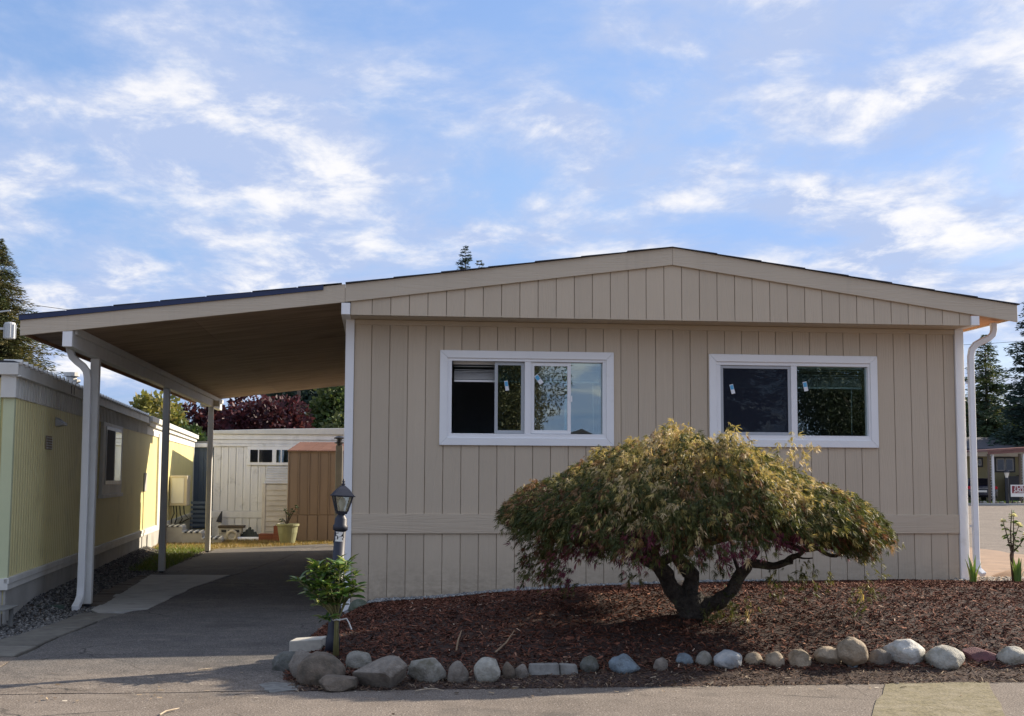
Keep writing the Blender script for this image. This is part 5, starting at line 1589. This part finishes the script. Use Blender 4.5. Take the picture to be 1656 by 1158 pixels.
p = at(1672, 700, 66); conifer('fir_tree', 'dark fir cut by the right edge of the picture', p[0]+.2, 66, at(1672, 470, 66)[2], 3.6, 9, FIR, .05, 2.2, .2, .25, (.3, .55), .14, .8, 'conifers across the side street')
BGR = [(.06, .10, .03), (.09, .13, .035), (.045, .075, .028)]
YGR = [(.17, .18, .05), (.22, .21, .06), (.12, .15, .045), (.26, .22, .08)]
PUR = [(.05, .014, .022), (.075, .022, .034), (.10, .035, .05), (.035, .012, .02)]
def bl_at(name, label, px, ptop, Y, rx, *a, **k):
    p = at(px, ptop, Y); return broadleaf(name, label, p[0], Y, p[2], rx, *a, **k)
bl_at('willow_tree', 'feathery yellow-green tree behind the yellow home roof', 248, 632, 40, 1.9, 11, YGR, .1, 9000, .26)
bl_at('green_tree', 'bushy green tree right of the yellow-green one behind the carport posts', 306, 690, 38, .9, 12, BGR, .1, 5000, .22)
bl_at('purple_tree', 'dark purple-leaved tree left of the third carport post', 322, 640, 47, 1.7, 13, PUR, .15, 8000, .26, group='purple-leaved trees behind the white trailer')
bl_at('purple_tree', 'broad purple-leaved tree above the white trailer roof', 425, 630, 45, 2.3, 14, PUR, .15, 11000, .26, group='purple-leaved trees behind the white trailer')
bl_at('green_tree', 'dark evergreen mass behind the utility pole', 492, 560, 62, 3.0, 15, FIR, .1, 9000, .36)
bl_at('green_tree', 'lighter green tree beside the white house corner trim', 545, 600, 50, 2.0, 16, BGR+[(.14, .17, .07)], .1, 9000, .28)
bl_at('green_tree', 'olive tree low behind the neighbour roof, left of the fir', 1585, 640, 76, 3.2, 17, BGR+[(.16, .17, .05)], .05, 9000, .42)
bl_at('green_tree', 'dark tree low behind the neighbour roof at the right edge', 1640, 655, 80, 4.0, 18, [(.035, .055, .03), (.05, .07, .035)], .05, 9000, .45)
# trees and a home across the street behind the camera, seen in the window glass
broadleaf('street_tree', 'spreading oak mirrored in the left window', 5.6, -38, 10.5, 2.3, 21, [(.10, .085, .04), (.075, .07, .03)], .10, 42000, .10, group='trees mirrored in the windows')
conifer('street_fir', 'tall fir mirrored in the screened half of the right window', 14.0, -38, 13.5, 3.0, 22, FIR+[(.05, .07, .04)], .04, 1.5, .3, .2, (.35, .6), .15, .7, 'trees mirrored in the windows')
broadleaf('street_tree', 'big dark tree mirrored in the right half of the right window', 20.2, -38, 9.6, 3.9, 23, [(.025, .036, .022), (.035, .046, .026)], .04, 60000, .12, group='trees mirrored in the windows')
nb = thing('opposite_home', 'home with a low gabled roof mirrored in the left window', 'house', (10.2, -50, 0))
MB().box(7.2, 13.2, -58, -50, 0, 2.6).build('wall', M['tan_wall'], nb)
MB().prism([(6.8, 2.5), (10.2, 3.75), (13.6, 2.5), (13.6, 2.66), (10.2, 3.92), (6.8, 2.66)], 'y', -58.3, -49.6).build('roof', M['shingle'], nb)
MB().prism([(7.2, 2.6), (13.2, 2.6), (10.2, 3.74)], 'y', -50.2, -50.0).build('gable', M['tan_wall'], nb)

# ------------------------------------------------------------------ utility poles and lines
def utility_pole(name, label, px, Y, top_px, w=.16, arm=True, h=None):
    p = at(px, 700, Y); h = h or at(px, top_px, Y)[2]
    t = thing(name, label, 'utility pole', (p[0], Y, 0), group='utility poles')
    MB().tube([(p[0], Y, -.3), (p[0], Y, h)], [w, w*.7], 10).build('pole', M['pole_wood'], t)
    if arm: MB().box(p[0]-.9, p[0]+.9, Y-.05, Y+.05, h-.45, h-.33).build('crossarm', M['pole_wood'], t)
    return t, p[0], h
t, px_, h = utility_pole('utility_pole', 'wooden utility pole with a pale transformer above the white trailer', 482, 58, 600, .14)
zc = at(486, 672, 58)[2]
MB().lathe([(.18, -.35), (.20, -.33), (.20, .3), (.17, .34), (.05, .36)], (px_+.32, 58, zc), 14).build('transformer', M['grey_tank'], t)
t, px_, h = utility_pole('utility_pole', 'utility pole at the left edge carrying a ribbed grey transformer', -17, 26, 478, .15, False)
zc = at(8, 535, 26)[2]
m = MB().lathe([(.15, -.26), (.17, -.24), (.17, .20), (.15, .24), (.06, .26)], (px_+.50, 25.9, zc), 14)
for k in range(10):
    a = k*PI/5
    m.box(px_+.50+.175*math.cos(a)-.012, px_+.50+.175*math.cos(a)+.012, 25.9+.175*math.sin(a)-.012, 25.9+.175*math.sin(a)+.012, zc-.22, zc+.18)
m.build('transformer', M['grey_tank'], t)
MB().tube([(px_, 25.9, zc+.55), (px_+.5, 25.9, zc+.62)], .025, 6).build('bracket', M['grey_tank'], t)
MB().box(px_+.05, px_+.36, 25.88, 25.92, zc+.02, zc+.09).build('bracket', M['grey_tank'], t)
def wire(label, a, b, sag):
    pts = []
    for i in range(25):
        f = i/24; q_ = np.array(a)*(1-f)+np.array(b)*f; q_[2] -= sag*4*f*(1-f); pts.append(tuple(q_))
    tag(MB().tube(pts, .011, 5).build('power_line', M['black_rubber']), label, 'wire', 'overhead lines')
wire('thin overhead line leaving the left cedar above the carport roof', at(-20, 482, 34), at(560, 530, 40), .3)
wire('faint overhead line below the carport roof corner beside the cedar', at(-30, 556, 36), at(420, 600, 46), .2)
wire('overhead line above the right end of the house roof', at(1500, 506, 50), at(1800, 470, 44), .1)
wire('overhead line crossing in front of the layered conifer', at(1500, 560, 52), at(1800, 538, 48), .1)

# ------------------------------------------------------------------ home across the side street on the right
nh = thing('neighbour_home', 'tan home with a dark roof and white eave across the side street', 'house', (37, 66, 0))
HY = 64.0
A = lambda x, y, Y=HY: at(x, y, Y)
x0, x1 = A(1480, 760)[0], A(1760, 760)[0]
MB().box(x0, x1, HY, HY+8, .1, A(1600, 737)[2]).build('wall', M['tan_wall'], nh)
MB().box(x0-.3, x1+.3, HY-.5, HY-.2, A(1600, 738, HY-.5)[2], A(1600, 729, HY-.5)[2]).build('eave_board', M['white'], nh)
ze = A(1600, 728.5, HY-.6)[2]
MB().prism([(HY-.62, ze), (HY-.62, ze+.12), (HY+4, A(1600, 710, HY+4)[2]+.1), (HY+8.6, ze+.12), (HY+8.6, ze)], 'x', x0-.5, x1+.5).build('roof', M['shingle'], nh)
def nwin(l, r, tp, bt, ns):
    a = A(l, tp, HY-.05); b = A(r, bt, HY-.05)
    w = MB().box(a[0], b[0], HY-.06, HY-.002, b[2], a[2]).build('window', M['dark'], nh)
    e = .10; W = (b[0]-a[0]-2*e)
    for k in range(ns):
        u0, u1 = a[0]+e+W*k/ns, a[0]+e+W*(k+1)/ns
        f = MB().box(u0+.02, u1-.02, HY-.075, HY-.062, b[2]+e, a[2]-e).build('window_frame', M['grey_tank'], w)
        MB().box(u0+.08, u1-.08, HY-.084, HY-.077, b[2]+e+.06, a[2]-e-.06).build('pane', M['car_glass'], w)
nwin(1578, 1590, 740, 755.5, 1); nwin(1608, 1642, 739, 764, 2)
MB().box(A(1612, 770)[0], A(1655, 770)[0], HY-1.2, HY-1.0, .1, A(1640, 770, HY-1)[2]).build('porch_rail', M['dark'], nh)
nc = thing('neighbour_carport', 'maroon-edged carport on lattice posts across the side street', 'carport', (38.5, 58.5, 0))
CY = 58.0
a = at(1592, 729, CY); b = at(1760, 719, CY)
MB().prism([(a[0], a[2]-.06), (b[0], b[2]-.06), (b[0], b[2]+.06), (a[0], a[2]+.06)], 'y', CY-.3, HY-.7).build('roof', M['maroon'], nc)
MB().prism([(a[0]+.1, a[2]-.22), (b[0], b[2]-.22), (b[0], b[2]-.065), (a[0]+.1, a[2]-.065)], 'y', CY-.25, CY-.2).build('fascia', M['maroon'], nc)
for px0, px1 in ((1599.5, 1606), (1650, 1656)):
    for q_ in (px0, px1):
        xq = at(q_, 770, CY)[0]
        MB().box(xq-.06, xq+.06, CY-.06, CY+.06, .1, at(q_, 734, CY)[2]).build('post', M['greywhite'] if q_ == px1 else M['pole_wood'], nc)
    xa, xb = at(px0, 770, CY)[0], at(px1, 770, CY)[0]
    m = MB()
    for k in range(8):
        z = .3+k*.32
        m.tube([(xa, CY, z), (xb, CY, z+.16)], .015, 4).tube([(xb, CY, z+.16), (xa, CY, z+.32)], .015, 4)
    m.build('lattice', M['greywhite'], nc)
# parked car
def car():
    P_ = at(1589, 800, 60.5)
    t = thing('parked_car', 'dark hatchback with a red tail light parked under the far carport', 'car', (P_[0], 61.5, .1), math.radians(-14))
    sec = [(-2.1, .45, .62, .80), (-2.0, .32, .98, .86), (-1.72, .30, 1.03, .88), (-1.35, .30, 1.42, .70), (-.6, .30, 1.50, .68), (.3, .30, 1.44, .68), (.95, .30, 1.02, .86), (1.7, .32, .92, .84), (2.1, .42, .70, .74)]
    # lower body
    v_ = []; f_ = []
    for y, zl, zh, hw in sec:
        zb_ = min(zh, .98)
        v_ += [(-.88 if y > -2.05 and y < 2.0 else -.78, y, zl), (-.90 if -2.05 < y < 2 else -.8, y, .66), (-.86 if -2.05 < y < 2 else -.78, y, zb_), (.86 if -2.05 < y < 2 else .78, y, zb_), (.90 if -2.05 < y < 2 else .8, y, .66), (.88 if -2.05 < y < 2 else .78, y, zl)]
    n = len(sec)
    for i in range(n-1):
        for k in range(6):
            f_.append((i*6+k, i*6+(k+1) % 6, (i+1)*6+(k+1) % 6, (i+1)*6+k))
    f_ += [tuple(range(6)), tuple((n-1)*6+k for k in range(5, -1, -1))]
    MB().add(v_, f_).build('body', M['car'], t, smooth=False, local=True, bevel=.03)
    MB().hexa([(-.84, -1.9, .97), (.84, -1.9, .97), (.84, 1.0, .97), (-.84, 1.0, .97), (-.62, -1.4, 1.46), (.62, -1.4, 1.46), (.62, .2, 1.46), (-.62, .2, 1.46)]).build('cabin', M['car'], t, bevel=.04, local=True)
    MB().hexa([(-.70, -1.85, 1.05), (.70, -1.85, 1.05), (.70, -1.80, 1.05), (-.70, -1.80, 1.05), (-.56, -1.47, 1.40), (.56, -1.47, 1.40), (.56, -1.42, 1.40), (-.56, -1.42, 1.40)]).build('rear_window', M['car_glass'], t, local=True)
    for s in (-1, 1):
        MB().hexa([(s*.845, -1.7, 1.0), (s*.835, .85, 1.0), (s*.80, .85, 1.0), (s*.80, -1.7, 1.0), (s*.65, -1.3, 1.40), (s*.65, .15, 1.40), (s*.62, .15, 1.40), (s*.62, -1.3, 1.40)]).build('side_window', M['car_glass'], t, local=True)
        MB().box(*(sorted((s*.55, s*.88))), -2.11, -1.95, .80, .98).build('tail_light', M['lens_red'], t, bevel=.02, local=True)
        for y in (-1.3, 1.35):
            w = MB().tube([(s*.70, y, .31), (s*.90, y, .31)], .31, 18).build('wheel', M['tyre'], t, local=True)
            MB().tube([(s*.895, y, .31), (s*.915, y, .31)], .19, 12).build('rim', M['steel'], w, local=True)
    MB().box(-.26, .26, -2.12, -2.08, .62, .74).build('licence_plate', M['sign_white'], t, local=True)
    MB().box(-.50, .50, -2.115, -2.06, .84, .87).build('chrome_strip', M['steel'], t, local=True)
car()
# lamp and sale sign on the far verge
fp = at(1629.5, 816, 57.2)
fl2 = thing('garden_lamp', 'small black garden lamp post across the side street', 'lamp post', (fp[0], 57.2, 0))
MB().lathe([(.10, 0), (.10, 1.45), (.07, 1.5)], (fp[0], 57.2, .1), 12).build('pole', M['dark'], fl2)
MB().lathe([(.07, 1.5), (.15, 1.78), (.15, 1.8)], (fp[0], 57.2, .1), 8).build('lantern', M['bulb'], fl2)
MB().lathe([(.20, 1.8), (.10, 1.92), (.02, 1.98)], (fp[0], 57.2, .1), 8).build('lantern_roof', M['dark'], fl2)
a = at(1634.5, 784, 56.9); b = at(1662, 803.5, 56.9)
sg = thing('sale_sign', 'white and maroon FOR SALE sign on the far verge', 'sign', (a[0]+.35, 56.9, 0))
board = MB().box(a[0], b[0], 56.9, 56.93, b[2], a[2]).build('sign_board', M['sign_white'], sg)
W, H = b[0]-a[0], a[2]-b[2]
MB().box(a[0]+.07, b[0]-.07, 56.893, 56.899, b[2]+H*.30, a[2]-.06).build('red_panel', M['sign_red'], board)
for s_x in (a[0]+.1, b[0]-.1):
    MB().box(s_x-.03, s_x+.03, 56.931, 56.96, .0, a[2]-.02).build('stake', M['dark'], sg)
cx = (a[0]+b[0])/2
for txt, zz_, sz in (('FOR', .80, .30), ('SALE', .55, .30), ('BY OWNER', .37, .13)):
    text_mesh('lettering', txt, sz*H/.72, M['sign_white'], board, lambda u, v, zz_=zz_: (cx+u*1.05, 56.888, b[2]+H*zz_+v), local=False)
# stones along the far kerb
g = np.random.default_rng(33)
far = [1574, 1580, 1587, 1594, 1612, 1618, 1622, 1637, 1643, 1649]
words_ = ['first', 'second', 'third', 'fourth', 'fifth', 'sixth', 'seventh', 'eighth', 'ninth', 'tenth']
for i, q_ in enumerate(far):
    P_ = at(q_, 812, 57.1); P_[2] = .10
    rock(0, 0, float(g.uniform(4.5, 7.5)), float(g.uniform(3, 5)), words_[i]+' small stone from the downspout along the far kerb', [PALE, TAN, GREYB][i % 3], 'rough', 100+i, 'kerb_stone', P=P_, group='stones along the far kerb')

# ------------------------------------------------------------------ twigs and leaf bits on the asphalt and mulch
g = np.random.default_rng(55)
n = 520
x = g.uniform(-3.0, 5.2, n); y = np.where(g.random(n) < .6, g.uniform(-5.5, -5.05, n), g.uniform(-7.2, -3.6, n))
ok = (y < -5.1) | ((x < -.7) & (x > -2.8))
x, y = x[ok], y[ok]; n = len(x)
a = g.uniform(0, 2*PI, n)
D = np.stack([np.cos(a), np.sin(a), g.normal(0, .08, n)], 1)
L_ = .008+.035*g.random(n)**3
P = np.stack([x, y, np.full(n, .011)], 1)
S = unit(np.cross(D, np.array([0, 0, 1.0])+g.normal(0, .3, (n, 3))))
W_ = (L_*g.uniform(.15, .5, n))[:, None]
V = np.stack([P-S*W_*.5, P+S*W_*.5, P+D*L_[:, None]+S*W_*.4, P+D*L_[:, None]-S*W_*.4], 1)
C_ = np.array([(.30, .23, .15), (.12, .08, .05), (.45, .40, .32), (.20, .14, .08)])[g.integers(0, 4, n)]
tag(quads('street_litter', V, M['chip'], None, C_), 'scattered bark bits and leaf crumbs on the asphalt', 'litter', kind='stuff')
def twig(label, pts, r=.006):
    Q = [tuple(on_ground(*p, .016)) for p in pts]
    tag(MB().tube(Q, [r]*(len(Q)-1)+[r*.4], 5).build('twig', pbr('twig_%d' % len(bpy.data.materials), (.42, .35, .26), (.30, .24, .17), 20, .8)), label, 'twig', 'dry twigs on the asphalt')
twig('bent pale twig on the asphalt near the bottom left', [(258, 1156), (268, 1150), (282, 1147), (290, 1145)])
twig('pale straight twig on the sunlit driveway apron', [(320, 1083), (332, 1082), (343, 1080.5)])
twig('pale twig on the asphalt below the broad faceted stone', [(672, 1117), (690, 1114), (706, 1114), (718, 1117)], .005)
def mtwig(label, pts, Y):
    Q = [(p[0], p[1], bed_z(p[0], p[1])+p[2]) for p in pts]
    tag(MB().tube(Q, [.007]*(len(Q)-1)+[.003], 5).build('twig', pbr('twig_%d' % len(bpy.data.materials), (.30, .21, .13), (.22, .15, .09), 20, .8)), label, 'twig', 'twigs in the mulch')
mtwig('slanting tan twig in the mulch behind the pale egg-shaped stone', [(1.02, -4.25, .03), (1.12, -4.1, .05), (1.2, -3.95, .09)], 0)
mtwig('thin upright twig in the mulch left of the slanting one', [(.72, -4.1, .0), (.74, -4.05, .08), (.77, -4.0, .14)], 0)
